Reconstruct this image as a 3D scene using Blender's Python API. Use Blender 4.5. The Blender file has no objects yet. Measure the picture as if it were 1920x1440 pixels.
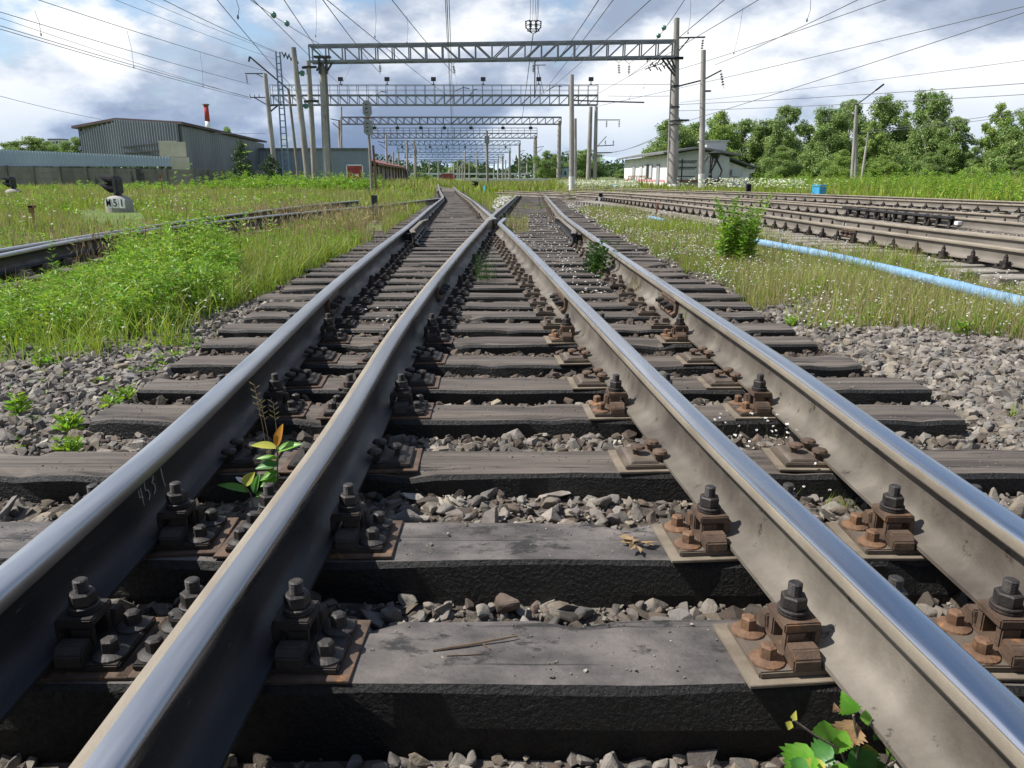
import bpy, bmesh, math, random
import numpy as np
from mathutils import Vector, Matrix, noise
random.seed(7); rng = np.random.default_rng(7)
S = bpy.context.scene; COL = S.collection
R = math.radians

# ---------------------------------------------------------------- camera
F = 1400.0; PITCH = math.atan(390 / F); CAMZ = 0.93
SN, CS = math.sin(PITCH), math.cos(PITCH)
cd = bpy.data.cameras.new('camera'); cam = bpy.data.objects.new('camera', cd); COL.objects.link(cam)
cd.sensor_width = 36; cd.lens = 36 * F / 1920; cd.clip_start = 0.02; cd.clip_end = 20000
cam.location = (0, 0, CAMZ); cam.rotation_euler = (math.pi / 2 - PITCH, 0, 0); S.camera = cam

# ---------------------------------------------------------------- sky and sun
SUN_EL, SUN_AZ = R(53), R(271)          # azimuth from +Y clockwise: from the left, a little ahead
w = bpy.data.worlds.new('World'); S.world = w; w.use_nodes = True
nt = w.node_tree; nt.nodes.clear(); N = nt.nodes.new; LK = nt.links.new
out = N('ShaderNodeOutputWorld'); sky = N('ShaderNodeTexSky'); sky.sky_type = 'NISHITA'; sky.sun_disc = False
sky.sun_elevation = SUN_EL; sky.sun_rotation = SUN_AZ; sky.air_density = 1.0; sky.dust_density = 0.6; sky.ozone_density = 2.0
bg1 = N('ShaderNodeBackground'); bg1.inputs[1].default_value = 0.10; LK(sky.outputs[0], bg1.inputs[0])
tc = N('ShaderNodeTexCoord'); sep = N('ShaderNodeSeparateXYZ'); LK(tc.outputs['Generated'], sep.inputs[0])
def M2(op, a, b=None, c=None):
    n = N('ShaderNodeMath'); n.operation = op
    for i, v in enumerate((a, b, c)):
        if v is None: continue
        if isinstance(v, (int, float)): n.inputs[i].default_value = v
        else: LK(v, n.inputs[i])
    return n.outputs[0]
zc = M2('ADD', M2('MAXIMUM', sep.outputs[2], 0.0), 0.75)
cmb = N('ShaderNodeCombineXYZ'); LK(M2('DIVIDE', sep.outputs[0], zc), cmb.inputs[0]); LK(M2('DIVIDE', sep.outputs[1], zc), cmb.inputs[1]); LK(M2('MULTIPLY', sep.outputs[2], 1.7), cmb.inputs[2])
def NZ(scale, det, rough, off, dist=0.0, vec=None):
    mp = N('ShaderNodeMapping'); mp.inputs[1].default_value = off; LK(vec or cmb.outputs[0], mp.inputs[0])
    n = N('ShaderNodeTexNoise'); n.inputs['Scale'].default_value = scale; n.inputs['Detail'].default_value = det
    n.inputs['Roughness'].default_value = rough; n.inputs['Distortion'].default_value = dist
    LK(mp.outputs[0], n.inputs['Vector']); return n.outputs[0]
def RP(x, stops, interp='LINEAR'):
    r = N('ShaderNodeValToRGB'); r.color_ramp.interpolation = interp
    e = r.color_ramp.elements
    while len(e) < len(stops): e.new(0.5)
    for k, (p, c) in enumerate(stops):
        e[k].position = p; e[k].color = (*c, 1) if len(c) == 3 else (c[0],) * 3 + (1,)
    LK(x, r.inputs[0]); return r.outputs[0]
cov_n = NZ(2.3, 9, 0.56, (3.1, 1.7, 0.4), 0.0)
cov_s = NZ(2.3, 9, 0.56, (3.1 + 0.075, 1.7, 0.4 - 0.085), 0.0)      # the same clouds a little towards the sun: gives their lit and shaded flanks
big_n = NZ(1.5, 4, 0.5, (8.3, 2.2, 5.0), 0.0)
lit = M2('ADD', M2('MULTIPLY_ADD', M2('SUBTRACT', cov_n, cov_s), 1.9, 0.5), M2('MULTIPLY', M2('SUBTRACT', big_n, 0.5), 1.25))
ccol = RP(lit, [(0.25, (0.33, 0.40, 0.53)), (0.37, (0.48, 0.55, 0.68)), (0.47, (0.76, 0.81, 0.89)), (0.56, (0.98, 0.99, 1.0)), (0.80, (1.08, 1.07, 1.05))])
hz = RP(sep.outputs[2], [(0.0, (0.80, 0.86, 0.93)), (0.03, (0.62, 0.71, 0.84)), (0.07, (0.80, 0.86, 0.95)), (0.13, (1.05, 1.05, 1.05)), (0.36, (1, 1, 1)), (0.52, (0.36, 0.39, 0.44))])
mx = N('ShaderNodeMix'); mx.data_type = 'RGBA'; mx.blend_type = 'MULTIPLY'; mx.inputs[0].default_value = 1.0
LK(ccol, mx.inputs[6]); LK(hz, mx.inputs[7])
bg2 = N('ShaderNodeBackground'); LK(mx.outputs[2], bg2.inputs[0]); bg2.inputs[1].default_value = 0.73
# the cloud deck is thicker low over the horizon and thins overhead
low = M2('MULTIPLY', M2('SUBTRACT', 0.50, sep.outputs[2]), 0.26)
cov2 = RP(M2('ADD', cov_n, low), [(0.485, (0, 0, 0)), (0.565, (1, 1, 1))], 'EASE')
ms = N('ShaderNodeMixShader'); LK(cov2, ms.inputs[0]); LK(bg1.outputs[0], ms.inputs[1]); LK(bg2.outputs[0], ms.inputs[2])
LK(ms.outputs[0], out.inputs[0])
sl = bpy.data.lights.new('sun', 'SUN'); sl.energy = 5.0; sl.angle = R(0.5); sl.color = (1.0, 0.955, 0.89)
so = bpy.data.objects.new('sun', sl); COL.objects.link(so)
sd = Vector((math.sin(SUN_AZ) * math.cos(SUN_EL), math.cos(SUN_AZ) * math.cos(SUN_EL), math.sin(SUN_EL)))
so.rotation_euler = sd.to_track_quat('Z', 'Y').to_euler()
S.view_settings.view_transform = 'Standard'; S.view_settings.look = 'None'; S.view_settings.exposure = 0.55; S.view_settings.gamma = 1
S.cycles.max_bounces = 6; S.cycles.diffuse_bounces = 2; S.cycles.glossy_bounces = 2; S.cycles.transparent_max_bounces = 6

# ---------------------------------------------------------------- measuring helpers
def at(px, py, Y):
    """world point seen at pixel (px,py) of the 1920x1440 photo, Y metres ahead"""
    x, y = (px - 960) / F, (py - 720) / F
    d = (x, CS - y * SN, -(SN + y * CS)); t = Y / d[1]
    return Vector((d[0] * t, Y, CAMZ + d[2] * t))
def on(px, py, z):
    x, y = (px - 960) / F, (py - 720) / F
    d = (x, CS - y * SN, -(SN + y * CS)); t = (z - CAMZ) / d[2]
    return Vector((d[0] * t, d[1] * t, z))

# ---------------------------------------------------------------- materials
MATS = {}
def mat(name, c1, c2=None, scale=6, rough=0.85, metal=0.0, bump=0.0, bscale=40, det=6, stretch=(1, 1, 1), lo=0.35, hi=0.65,
        island=0.0, c3=None, spot=None, spec=0.5, trans=0.0, rand=True, rough2=None, vor=0.0, coat=0.0, pal=None, crack=0):
    m = bpy.data.materials.new(name); m.use_nodes = True; t = m.node_tree; t.nodes.clear()
    N = t.nodes.new; L = t.links.new
    o = N('ShaderNodeOutputMaterial'); b = N('ShaderNodeBsdfPrincipled')
    b.inputs['Roughness'].default_value = rough; b.inputs['Metallic'].default_value = metal
    b.inputs['Specular IOR Level'].default_value = spec
    tc = N('ShaderNodeTexCoord'); vec = tc.outputs['Object']
    if rand:
        oi = N('ShaderNodeObjectInfo'); va = N('ShaderNodeVectorMath'); va.operation = 'MULTIPLY_ADD'
        L(oi.outputs['Random'], va.inputs[0]); va.inputs[1].default_value = (37, 53, 71); L(vec, va.inputs[2]); vec = va.outputs[0]
    mp = N('ShaderNodeMapping'); mp.inputs[3].default_value = stretch; L(vec, mp.inputs[0]); vec = mp.outputs[0]
    def nz(sc, dt=det, rg=0.6):
        n = N('ShaderNodeTexNoise'); n.inputs['Scale'].default_value = sc; n.inputs['Detail'].default_value = dt
        n.inputs['Roughness'].default_value = rg; L(vec, n.inputs['Vector']); return n.outputs[0]
    def ramp(x, st):
        r = N('ShaderNodeValToRGB'); e = r.color_ramp.elements
        while len(e) < len(st): e.new(0.5)
        for k, (p, c) in enumerate(st): e[k].position = p; e[k].color = (*c, 1)
        L(x, r.inputs[0]); return r.outputs[0]
    c2 = c2 or c1
    st = [(lo, c1), (hi, c2)]
    if c3: st.append((min(hi + 0.14, 0.98), c3))
    col = ramp(nz(scale), st)
    if spot:                                  # (colour, scale, threshold, width)
        f = ramp(nz(spot[1], 8, 0.7), [(spot[2], (0, 0, 0)), (spot[2] + spot[3], (1, 1, 1))])
        x = N('ShaderNodeMix'); x.data_type = 'RGBA'; L(f, x.inputs[0]); L(col, x.inputs[6]); x.inputs[7].default_value = (*spot[0], 1); col = x.outputs[2]
    if pal:
        g0 = N('ShaderNodeNewGeometry'); w0 = N('ShaderNodeTexWhiteNoise'); w0.noise_dimensions = '1D'; L(g0.outputs['Random Per Island'], w0.inputs['W'])
        pc = ramp(w0.outputs[0], pal); y = N('ShaderNodeMix'); y.data_type = 'RGBA'; y.blend_type = 'MULTIPLY'; y.inputs[0].default_value = 1; L(pc, y.inputs[6]); L(col, y.inputs[7]); col = y.outputs[2]
    if crack:
        m2 = N('ShaderNodeMapping'); m2.inputs[3].default_value = (.35, 9, 3); L(vec, m2.inputs[0]); n3 = N('ShaderNodeTexNoise'); n3.inputs['Scale'].default_value = crack; n3.inputs['Detail'].default_value = 5; n3.inputs['Roughness'].default_value = .5; L(m2.outputs[0], n3.inputs['Vector'])
        cr = ramp(n3.outputs[0], [(.485, (1, 1, 1)), (.497, (.12, .11, .10)), (.503, (.12, .11, .10)), (.515, (1, 1, 1))]); y = N('ShaderNodeMix'); y.data_type = 'RGBA'; y.blend_type = 'MULTIPLY'; y.inputs[0].default_value = .85; L(col, y.inputs[6]); L(cr, y.inputs[7]); col = y.outputs[2]
    if island:
        g = N('ShaderNodeNewGeometry'); h = N('ShaderNodeHueSaturation'); ma = N('ShaderNodeMath'); ma.operation = 'MULTIPLY_ADD'
        L(g.outputs['Random Per Island'], ma.inputs[0]); ma.inputs[1].default_value = island * 2; ma.inputs[2].default_value = 1 - island
        L(ma.outputs[0], h.inputs['Value']); L(col, h.inputs['Color'])
        w2 = N('ShaderNodeTexWhiteNoise'); w2.noise_dimensions = '1D'; L(g.outputs['Random Per Island'], w2.inputs['W'])
        mb = N('ShaderNodeMath'); mb.operation = 'MULTIPLY_ADD'; L(w2.outputs[0], mb.inputs[0]); mb.inputs[1].default_value = 0.07 if trans else 0.03
        mb.inputs[2].default_value = 0.465 if trans else 0.485; L(mb.outputs[0], h.inputs['Hue']); col = h.outputs[0]
    L(col, b.inputs['Base Color'])
    if rough2 is not None:
        rr = ramp(nz(scale * 2.3), [(0.35, (rough,) * 3), (0.65, (rough2,) * 3)]); L(rr, b.inputs['Roughness'])
    if bump:
        bp = N('ShaderNodeBump'); bp.inputs['Strength'].default_value = 1.0; bp.inputs['Distance'].default_value = bump
        hgt = nz(bscale, 8, 0.65)
        if vor:
            v = N('ShaderNodeTexVoronoi'); v.inputs['Scale'].default_value = vor; L(vec, v.inputs['Vector'])
            q = N('ShaderNodeMath'); q.operation = 'ADD'; L(hgt, q.inputs[0]); L(v.outputs[0], q.inputs[1]); hgt = q.outputs[0]
        L(hgt, bp.inputs['Height']); L(bp.outputs[0], b.inputs['Normal'])
    if coat: b.inputs['Coat Weight'].default_value = coat
    if trans:
        tr = N('ShaderNodeBsdfTranslucent'); L(col, tr.inputs[0]); ms = N('ShaderNodeMixShader'); ms.inputs[0].default_value = trans
        L(b.outputs[0], ms.inputs[1]); L(tr.outputs[0], ms.inputs[2]); L(ms.outputs[0], o.inputs[0])
    else: L(b.outputs[0], o.inputs[0])
    MATS[name] = m; return m

mat('sleeper_top', (.045, .036, .030), (.125, .103, .084), scale=5, stretch=(0.28, 3.2, 1), bump=0.004, bscale=9, det=9, c3=(.20, .175, .15), spot=((.02, .017, .015), 7, .57, .05), rough=.8, crack=1.3)
mat('sleeper_oily', (.048, .043, .04), (.115, .101, .092), scale=7, stretch=(0.7, 1.3, 1), lo=.38, hi=.58, bump=0.006, bscale=38, det=14, crack=.9, c3=(.16, .14, .125), spot=((.018, .016, .015), 9, .56, .07), rough=.62, rough2=.85)
mat('tar', (.003, .0028, .0026), (.008, .007, .006), scale=30, bump=0.009, bscale=95, rough=.33, rough2=.7, spec=.4)
mat('end_grain', (.035, .03, .026), (.11, .09, .07), scale=14, stretch=(1, 1, 3), bump=.006, bscale=25)
mat('concrete_sleeper', (.17, .15, .125), (.28, .255, .22), scale=5, bump=.003, bscale=30, spot=((.12, .1, .085), 6, .6, .1))
mat('rail_side', (.062, .051, .041), (.132, .115, .092), scale=2.4, stretch=(1, 1.1, 1.1), lo=.38, hi=.56, rough=.75, metal=.1, bump=.0016, bscale=70, c3=(.20, .178, .147), spot=((.04, .03, .024), 11, .60, .05), rough2=.6, rand=False)
mat('yard_side', (.10, .086, .07), (.19, .168, .142), scale=1.5, stretch=(1, .6, 2), rough=.8, spot=((.10, .075, .055), 4, .62, .08), rand=False)
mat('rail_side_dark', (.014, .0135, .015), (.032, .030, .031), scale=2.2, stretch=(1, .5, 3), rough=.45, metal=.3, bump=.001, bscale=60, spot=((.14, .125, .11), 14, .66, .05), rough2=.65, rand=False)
mat('rail_head', (.34, .35, .37), (.46, .47, .49), scale=2, stretch=(6, .5, 1), rough=.36, metal=1.0, rough2=.44, det=3, rand=False)
mat('rail_edge', (.22, .185, .14), (.31, .27, .21), scale=4, stretch=(6, 1, 1), rough=.55, metal=.25, bump=.001, bscale=70, rough2=.7, rand=False)
mat('rail_bright', (.46, .47, .50), (.58, .59, .62), scale=2, stretch=(6, .5, 1), rough=.22, metal=1.0, rough2=.30, det=3, rand=False)
mat('steel_plate', (.075, .058, .045), (.15, .12, .092), scale=9, rough=.7, metal=.2, bump=.002, bscale=55, spot=((.20, .105, .045), 12, .6, .12))
mat('pad', (.12, .095, .068), (.20, .165, .12), scale=12, bump=.0015, bscale=50)
mat('clamp_rust', (.065, .043, .031), (.13, .085, .057), scale=16, rough=.7, metal=.25, bump=.003, bscale=60, spot=((.24, .11, .04), 20, .58, .1))
mat('bolt_steel', (.016, .014, .013), (.04, .034, .03), scale=22, rough=.6, metal=.15, bump=.002, bscale=80, spot=((.09, .055, .035), 25, .6, .1))
mat('screw_rust', (.10, .055, .032), (.19, .105, .055), scale=26, rough=.75, metal=.15, bump=.003, bscale=70, spot=((.34, .16, .05), 30, .58, .1))
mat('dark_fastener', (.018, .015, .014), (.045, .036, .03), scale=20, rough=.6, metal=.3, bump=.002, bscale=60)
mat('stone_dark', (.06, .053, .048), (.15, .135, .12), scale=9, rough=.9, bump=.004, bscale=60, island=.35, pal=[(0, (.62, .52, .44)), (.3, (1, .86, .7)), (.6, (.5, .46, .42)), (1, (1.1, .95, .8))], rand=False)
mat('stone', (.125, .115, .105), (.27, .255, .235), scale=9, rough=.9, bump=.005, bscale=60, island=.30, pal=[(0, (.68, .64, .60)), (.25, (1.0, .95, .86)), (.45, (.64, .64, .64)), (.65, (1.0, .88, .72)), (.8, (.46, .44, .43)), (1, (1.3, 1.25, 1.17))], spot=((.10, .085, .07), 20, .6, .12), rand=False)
mat('chalk', (.35, .35, .34), rough=.95)
mat('blade', (.17, .26, .02), (.31, .40, .045), scale=.8, rough=.55, island=.28, trans=.42, c3=(.38, .40, .09), rand=False)
mat('dry_grass', (.26, .21, .085), (.40, .34, .17), scale=.9, rough=.7, island=.3, trans=.35, rand=False)
mat('weed_leaf', (.15, .29, .02), (.30, .46, .045), scale=2.0, rough=.5, island=.3, trans=.42, rand=False)
mat('dark_leaf', (.03, .085, .014), (.07, .15, .02), scale=3.0, rough=.45, island=.3, trans=.32, rand=False)
mat('rust_grass', (.26, .19, .09), (.38, .30, .16), scale=2, rough=.8, island=.3, trans=.3, rand=False)
mat('stem', (.11, .12, .04), (.16, .17, .06), scale=9)
mat('petal', (.78, .76, .72), (.85, .84, .80), scale=9, island=.12, trans=.3)
mat('petal_yellow', (.75, .52, .03), (.8, .6, .05), scale=9, trans=.2)
mat('tree_leaf', (.16, .25, .065), (.27, .37, .11), scale=.5, rough=.5, island=.35, trans=.4, rand=True)
mat('tree_leaf_light', (.19, .29, .06), (.31, .42, .10), scale=.5, rough=.5, island=.3, trans=.42, rand=True)
mat('tree_leaf_dark', (.028, .065, .018), (.055, .105, .026), scale=.5, rough=.55, island=.3, trans=.25, rand=True)
mat('bark', (.10, .08, .06), (.2, .17, .13), scale=3, stretch=(1, 1, .3), bump=.01, bscale=12)
mat('birch_bark', (.55, .52, .47), (.7, .67, .62), scale=3, stretch=(1, 1, 2.5), spot=((.05, .04, .035), 4, .58, .04))
mat('seed_orange', (.50, .20, .02), (.6, .32, .05), scale=20, trans=.5)
mat('seed_yellow', (.62, .58, .10), (.5, .55, .10), scale=20, trans=.5)
mat('seed_green', (.12, .36, .03), (.22, .48, .06), scale=30, trans=.45, rough=.4)
mat('seed_green_dark', (.06, .20, .04), (.10, .28, .06), scale=30, trans=.35, rough=.4)
mat('straw_leaf', (.16, .10, .05), (.26, .18, .09), scale=40, bump=.003, bscale=80)
mat('dead_leaf', (.30, .17, .08), (.42, .27, .14), scale=30, trans=.2, bump=.004, bscale=50)
mat('pole_concrete', (.235, .215, .195), (.38, .355, .33), scale=1.6, stretch=(1, 1, .4), bump=.004, bscale=14, spot=((.2, .15, .12), 2.2, .62, .1))
mat('pole_dark', (.17, .15, .135), (.28, .25, .22), scale=1.6, stretch=(1, 1, .4), spot=((.09, .07, .06), 2.2, .58, .1))
mat('whitewash', (.72, .71, .68), (.62, .60, .56), scale=6)
mat('truss_steel', (.15, .16, .175), (.235, .245, .26), scale=1.2, rough=.55, metal=.3, spot=((.16, .10, .07), 2, .64, .06))
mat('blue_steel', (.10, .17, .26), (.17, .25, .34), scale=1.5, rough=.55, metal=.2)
mat('rust_steel', (.17, .075, .045), (.26, .13, .08), scale=3, rough=.8)
mat('wire', (.07, .075, .085), (.10, .105, .115), scale=1, rough=.6)
mat('dark_metal', (.02, .02, .022), (.05, .05, .052), scale=6, rough=.5, metal=.3)
mat('ceramic', (.10, .09, .085), (.16, .15, .14), scale=5, rough=.35)
mat('glass_green', (.05, .16, .13), (.09, .24, .19), scale=5, rough=.15, spec=.8)
mat('grey_box', (.20, .21, .22), (.28, .29, .30), scale=5, rough=.6)
mat('corr_grey', (.12, .14, .155), (.19, .215, .23), scale=.25, stretch=(1, 1, .4), rough=.5, metal=.25, spot=((.12, .08, .06), .9, .63, .08))
mat('corr_blue', (.27, .335, .42), (.33, .40, .48), scale=.3, rough=.5, metal=.1)
mat('roof_dark', (.045, .03, .035), (.08, .05, .055), scale=1.5, rough=.7)
mat('old_concrete', (.12, .115, .10), (.25, .235, .205), scale=.6, stretch=(1, 1, .35), bump=.01, bscale=5, det=9, spot=((.06, .06, .055), 1.2, .56, .12))
mat('pale_ply', (.52, .49, .36), (.60, .57, .43), scale=2)
mat('warehouse_grey', (.19, .23, .28), (.22, .26, .31), scale=.2, rough=.6)
mat('red_door', (.33, .035, .04), (.42, .06, .06), scale=1, rough=.6)
mat('red_roof', (.16, .05, .045), (.22, .08, .065), scale=1, rough=.7)
mat('brick_wall', (.33, .31, .29), (.44, .42, .39), scale=1.2, stretch=(1, 1, 3), spot=((.2, .14, .11), 1.5, .6, .08))
mat('white_wall', (.66, .65, .64), (.80, .79, .77), scale=1, stretch=(1, 1, .4), spot=((.42, .38, .34), 1.5, .6, .12))
mat('grey_and_shaded_wall', (.44, .46, .48), (.56, .57, .58), scale=.8)  # grey trim; on the house gable it paints in the shade
mat('pink_stripe', (.62, .22, .26), (.7, .32, .34), scale=3)
mat('slate', (.10, .105, .11), (.19, .19, .185), scale=1.5, bump=.01, bscale=6)
mat('window_dark', (.025, .03, .035), (.05, .055, .06), scale=2, rough=.15)
mat('door_grey', (.26, .27, .28), (.33, .33, .33), scale=3)
mat('white_paint', (.74, .74, .73), (.8, .8, .79), scale=5, rough=.6)
mat('black_paint', (.010, .010, .013), (.018, .018, .022), scale=5, rough=.85, spec=.15)
mat('chimney_red', (.33, .035, .035), (.40, .06, .05), scale=.2)
mat('blue_pipe', (.12, .25, .40), (.20, .34, .48), scale=9, rough=.75, spot=((.34, .42, .48), 16, .58, .14), c3=(.26, .45, .66), bump=.002, bscale=30)
mat('blue_paint', (.03, .27, .46), (.06, .35, .55), scale=4, rough=.55)
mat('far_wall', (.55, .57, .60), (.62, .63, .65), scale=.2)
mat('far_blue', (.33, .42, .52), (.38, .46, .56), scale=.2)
mat('umbel', (.62, .68, .45), (.75, .78, .60), scale=4, island=.25, trans=.3)
mat('dry_stick', (.07, .045, .03), (.13, .09, .055), scale=30)
mat('asphalt', (.10, .10, .10), (.14, .14, .135), scale=1)
# ---------------------------------------------------------------- object helpers
def tag(o, label=None, cat=None, group=None, kind=None):
    if label: o['label'] = label
    if cat: o['category'] = cat
    if group: o['group'] = group
    if kind: o['kind'] = kind
    return o
def empty(name, loc, rz=0, label=None, cat=None, group=None):
    o = bpy.data.objects.new(name, None); COL.objects.link(o); o.location = loc; o.rotation_euler = (0, 0, rz)
    o.empty_display_size = .1
    return tag(o, label, cat, group)
def copy_tree(o, parent=None):
    c = o.copy(); COL.objects.link(c); c.parent = parent
    for ch in o.children: copy_tree(ch, c)
    return c
def link(name, me, parent=None, loc=None):
    o = bpy.data.objects.new(name, me); COL.objects.link(o)
    if parent: o.parent = parent
    if loc is not None: o.location = loc
    return o
class MB:
    """collects vertices and faces, links them as ONE mesh object"""
    def __init__(s): s.v = []; s.f = []; s.mi = []; s.m = 0; s.sm = []; s.smooth = False
    def add(s, V, Fc):
        o = len(s.v); s.v += [tuple(p) for p in V]
        for f in Fc: s.f.append(tuple(i + o for i in f)); s.mi.append(s.m); s.sm.append(s.smooth)
    def box(s, c, d, rz=0.0, M=None, taper=(1, 1)):
        V = []
        for z in (-1, 1):
            tx, ty = taper if z > 0 else (1, 1)
            for x, y in ((-1, -1), (1, -1), (1, 1), (-1, 1)):
                V.append(Vector((x * d[0] / 2 * tx, y * d[1] / 2 * ty, z * d[2] / 2)))
        if rz: V = [Matrix.Rotation(rz, 3, 'Z') @ p for p in V]
        if M is not None: V = [M @ p for p in V]
        V = [p + Vector(c) for p in V]
        s.add(V, [(0, 3, 2, 1), (4, 5, 6, 7), (0, 1, 5, 4), (1, 2, 6, 5), (2, 3, 7, 6), (3, 0, 4, 7)])
    def bar(s, a, b, w, h=None):
        a, b = Vector(a), Vector(b); h = h or w; d = b - a; L = d.length
        if L < 1e-6: return
        d /= L; up = Vector((0, 0, 1)) if abs(d.z) < .9 else Vector((0, 1, 0))
        x = d.cross(up).normalized(); y = x.cross(d)
        V = [p + x * sx * w / 2 + y * sy * h / 2 for p in (a, b) for sx, sy in ((-1, -1), (1, -1), (1, 1), (-1, 1))]
        s.add(V, [(0, 3, 2, 1), (4, 5, 6, 7), (0, 1, 5, 4), (1, 2, 6, 5), (2, 3, 7, 6), (3, 0, 4, 7)])
    def tube(s, pts, r, n=8, cap=True):
        pts = [Vector(p) for p in pts]; rs = r if isinstance(r, (list, tuple)) else [r] * len(pts)
        V = []; k = len(pts); px = None
        for i, p in enumerate(pts):
            d = (pts[min(i + 1, k - 1)] - pts[max(i - 1, 0)]).normalized()
            if px is None: px = d.orthogonal().normalized()
            x = (px - d * px.dot(d)).normalized(); px = x; y = d.cross(x)
            for j in range(n):
                a = 2 * math.pi * j / n; V.append(p + (x * math.cos(a) + y * math.sin(a)) * rs[i])
        Fc = [(i * n + j, i * n + (j + 1) % n, (i + 1) * n + (j + 1) % n, (i + 1) * n + j) for i in range(k - 1) for j in range(n)]
        s.add(V, Fc)
        if cap: s.add([V[j] for j in range(n)], [tuple(reversed(range(n)))]); s.add(V[-n:], [tuple(range(n))])
    def lathe(s, prof, c=(0, 0, 0), n=16, ang=0.0, ax=None):
        V = []
        for r, z in prof:
            for j in range(n):
                a = ang + 2 * math.pi * j / n; p = Vector((r * math.cos(a), r * math.sin(a), z))
                if ax is not None: p = ax @ p
                V.append(p + Vector(c))
        k = len(prof)
        Fc = [(i * n + j, i * n + (j + 1) % n, (i + 1) * n + (j + 1) % n, (i + 1) * n + j) for i in range(k - 1) for j in range(n)]
        if prof[0][0] > 1e-5: Fc.append(tuple(reversed(range(n))))
        if prof[-1][0] > 1e-5: Fc.append(tuple(range((k - 1) * n, k * n)))
        s.add(V, Fc)
    def prism(s, poly, h0, h1, M=None):
        """poly in local XY, extruded along Z"""
        n = len(poly); V = [Vector((x, y, h)) for h in (h0, h1) for x, y in poly]
        if M is not None: V = [M @ p for p in V]
        s.add(V, [tuple(reversed(range(n))), tuple(range(n, 2 * n))] + [(j, (j + 1) % n, n + (j + 1) % n, n + j) for j in range(n)])
    def build(s, name, mats, parent=None, loc=None, bevel=0.0):
        me = bpy.data.meshes.new(name); me.from_pydata(s.v, [], s.f)
        for m in (mats if isinstance(mats, (list, tuple)) else [mats]): me.materials.append(MATS[m])
        me.polygons.foreach_set('material_index', s.mi); me.polygons.foreach_set('use_smooth', s.sm); me.update()
        if bevel:
            bm = bmesh.new(); bm.from_mesh(me); bmesh.ops.remove_doubles(bm, verts=bm.verts, dist=1e-6)
            bmesh.ops.bevel(bm, geom=[e for e in bm.edges if len(e.link_faces) == 2 and e.calc_face_angle(0) > .5], offset=bevel, segments=2, affect='EDGES', clamp_overlap=True)
            bm.to_mesh(me); bm.free()
        return link(name, me, parent, loc)
def fast(name, V, Fa, mats, parent=None, mi=None, smooth=False):
    V = np.asarray(V, dtype=np.float32).reshape(-1, 3); Fa = np.asarray(Fa, dtype=np.int32); nf, k = Fa.shape
    me = bpy.data.meshes.new(name); me.vertices.add(len(V)); me.vertices.foreach_set('co', V.ravel())
    me.loops.add(nf * k); me.loops.foreach_set('vertex_index', Fa.ravel()); me.polygons.add(nf)
    me.polygons.foreach_set('loop_start', np.arange(0, nf * k, k, dtype=np.int32))
    try: me.polygons.foreach_set('loop_total', np.full(nf, k, dtype=np.int32))
    except Exception: pass
    for m in (mats if isinstance(mats, (list, tuple)) else [mats]): me.materials.append(MATS[m])
    if mi is not None: me.polygons.foreach_set('material_index', np.asarray(mi, dtype=np.int32))
    me.polygons.foreach_set('use_smooth', np.full(nf, smooth)); me.update(calc_edges=True)
    return link(name, me, parent)

# ---- vegetation arrays
def blades(P, h, w, lean, ang=None):
    """grass blades: P (n,3), h,w,lean (n,) -> V,F (triangles)"""
    n = len(P); a = rng.uniform(0, 2 * np.pi, n) if ang is None else ang; b = rng.uniform(0, 2 * np.pi, n)
    dx = np.stack([np.cos(a), np.sin(a), np.zeros(n)], 1); sx = np.stack([np.cos(b), np.sin(b), np.zeros(n)], 1)
    up = np.array([0, 0, 1.0]); h = h[:, None]; w = w[:, None]; lean = lean[:, None]
    m = P + up * h * .55 + dx * lean * .3; t = P + up * h + dx * lean
    V = np.stack([P - sx * w / 2, P + sx * w / 2, m + sx * w * .38, m - sx * w * .38, t], 1).reshape(-1, 3)
    b0 = np.arange(n)[:, None] * 5
    return V, np.concatenate([b0 + [0, 1, 2], b0 + [0, 2, 3], b0 + [3, 2, 4]], 0)
def leaves(P, L, W, nrm=None, dirv=None, droop=0.0):
    """diamond leaves, folded slightly: P (n,3)"""
    n = len(P)
    d = rng.normal(size=(n, 3)) if dirv is None else dirv.copy()
    d[:, 2] -= droop; d /= np.linalg.norm(d, axis=1)[:, None] + 1e-9
    q = rng.normal(size=(n, 3)); s = np.cross(d, q); s /= np.linalg.norm(s, axis=1)[:, None] + 1e-9
    L = np.broadcast_to(np.asarray(L, float).reshape(-1, 1), (n, 1)); W = np.broadcast_to(np.asarray(W, float).reshape(-1, 1), (n, 1))
    V = np.stack([P, P + d * L * .45 + s * W / 2, P + d * L, P + d * L * .45 - s * W / 2], 1).reshape(-1, 3)
    b0 = np.arange(n)[:, None] * 4
    return V, b0 + np.array([0, 1, 2, 3])
def cat2(parts):
    Vs, Fs, o = [], [], 0
    for V, Fc in parts: Vs.append(V); Fs.append(Fc + o); o += len(V)
    return np.concatenate(Vs), np.concatenate(Fs)
def pwl(xs, ys):
    xs = np.array(xs, float); ys = np.array(ys, float)
    def f(t):                                # smoothed piecewise-linear
        t = np.asarray(t, float); acc = 0
        for dlt in (-1, -.5, 0, .5, 1):
            tt = t + dlt * np.clip(t * .12, .1, 3)
            r = np.interp(tt, xs, ys)
            r = np.where(tt > xs[-1], ys[-1] + (tt - xs[-1]) * (ys[-1] - ys[-2]) / (xs[-1] - xs[-2]), r)
            r = np.where(tt < xs[0], ys[0] + (tt - xs[0]) * (ys[1] - ys[0]) / (xs[1] - xs[0]), r)
            acc = acc + r
        return acc / 5
    return f
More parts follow.
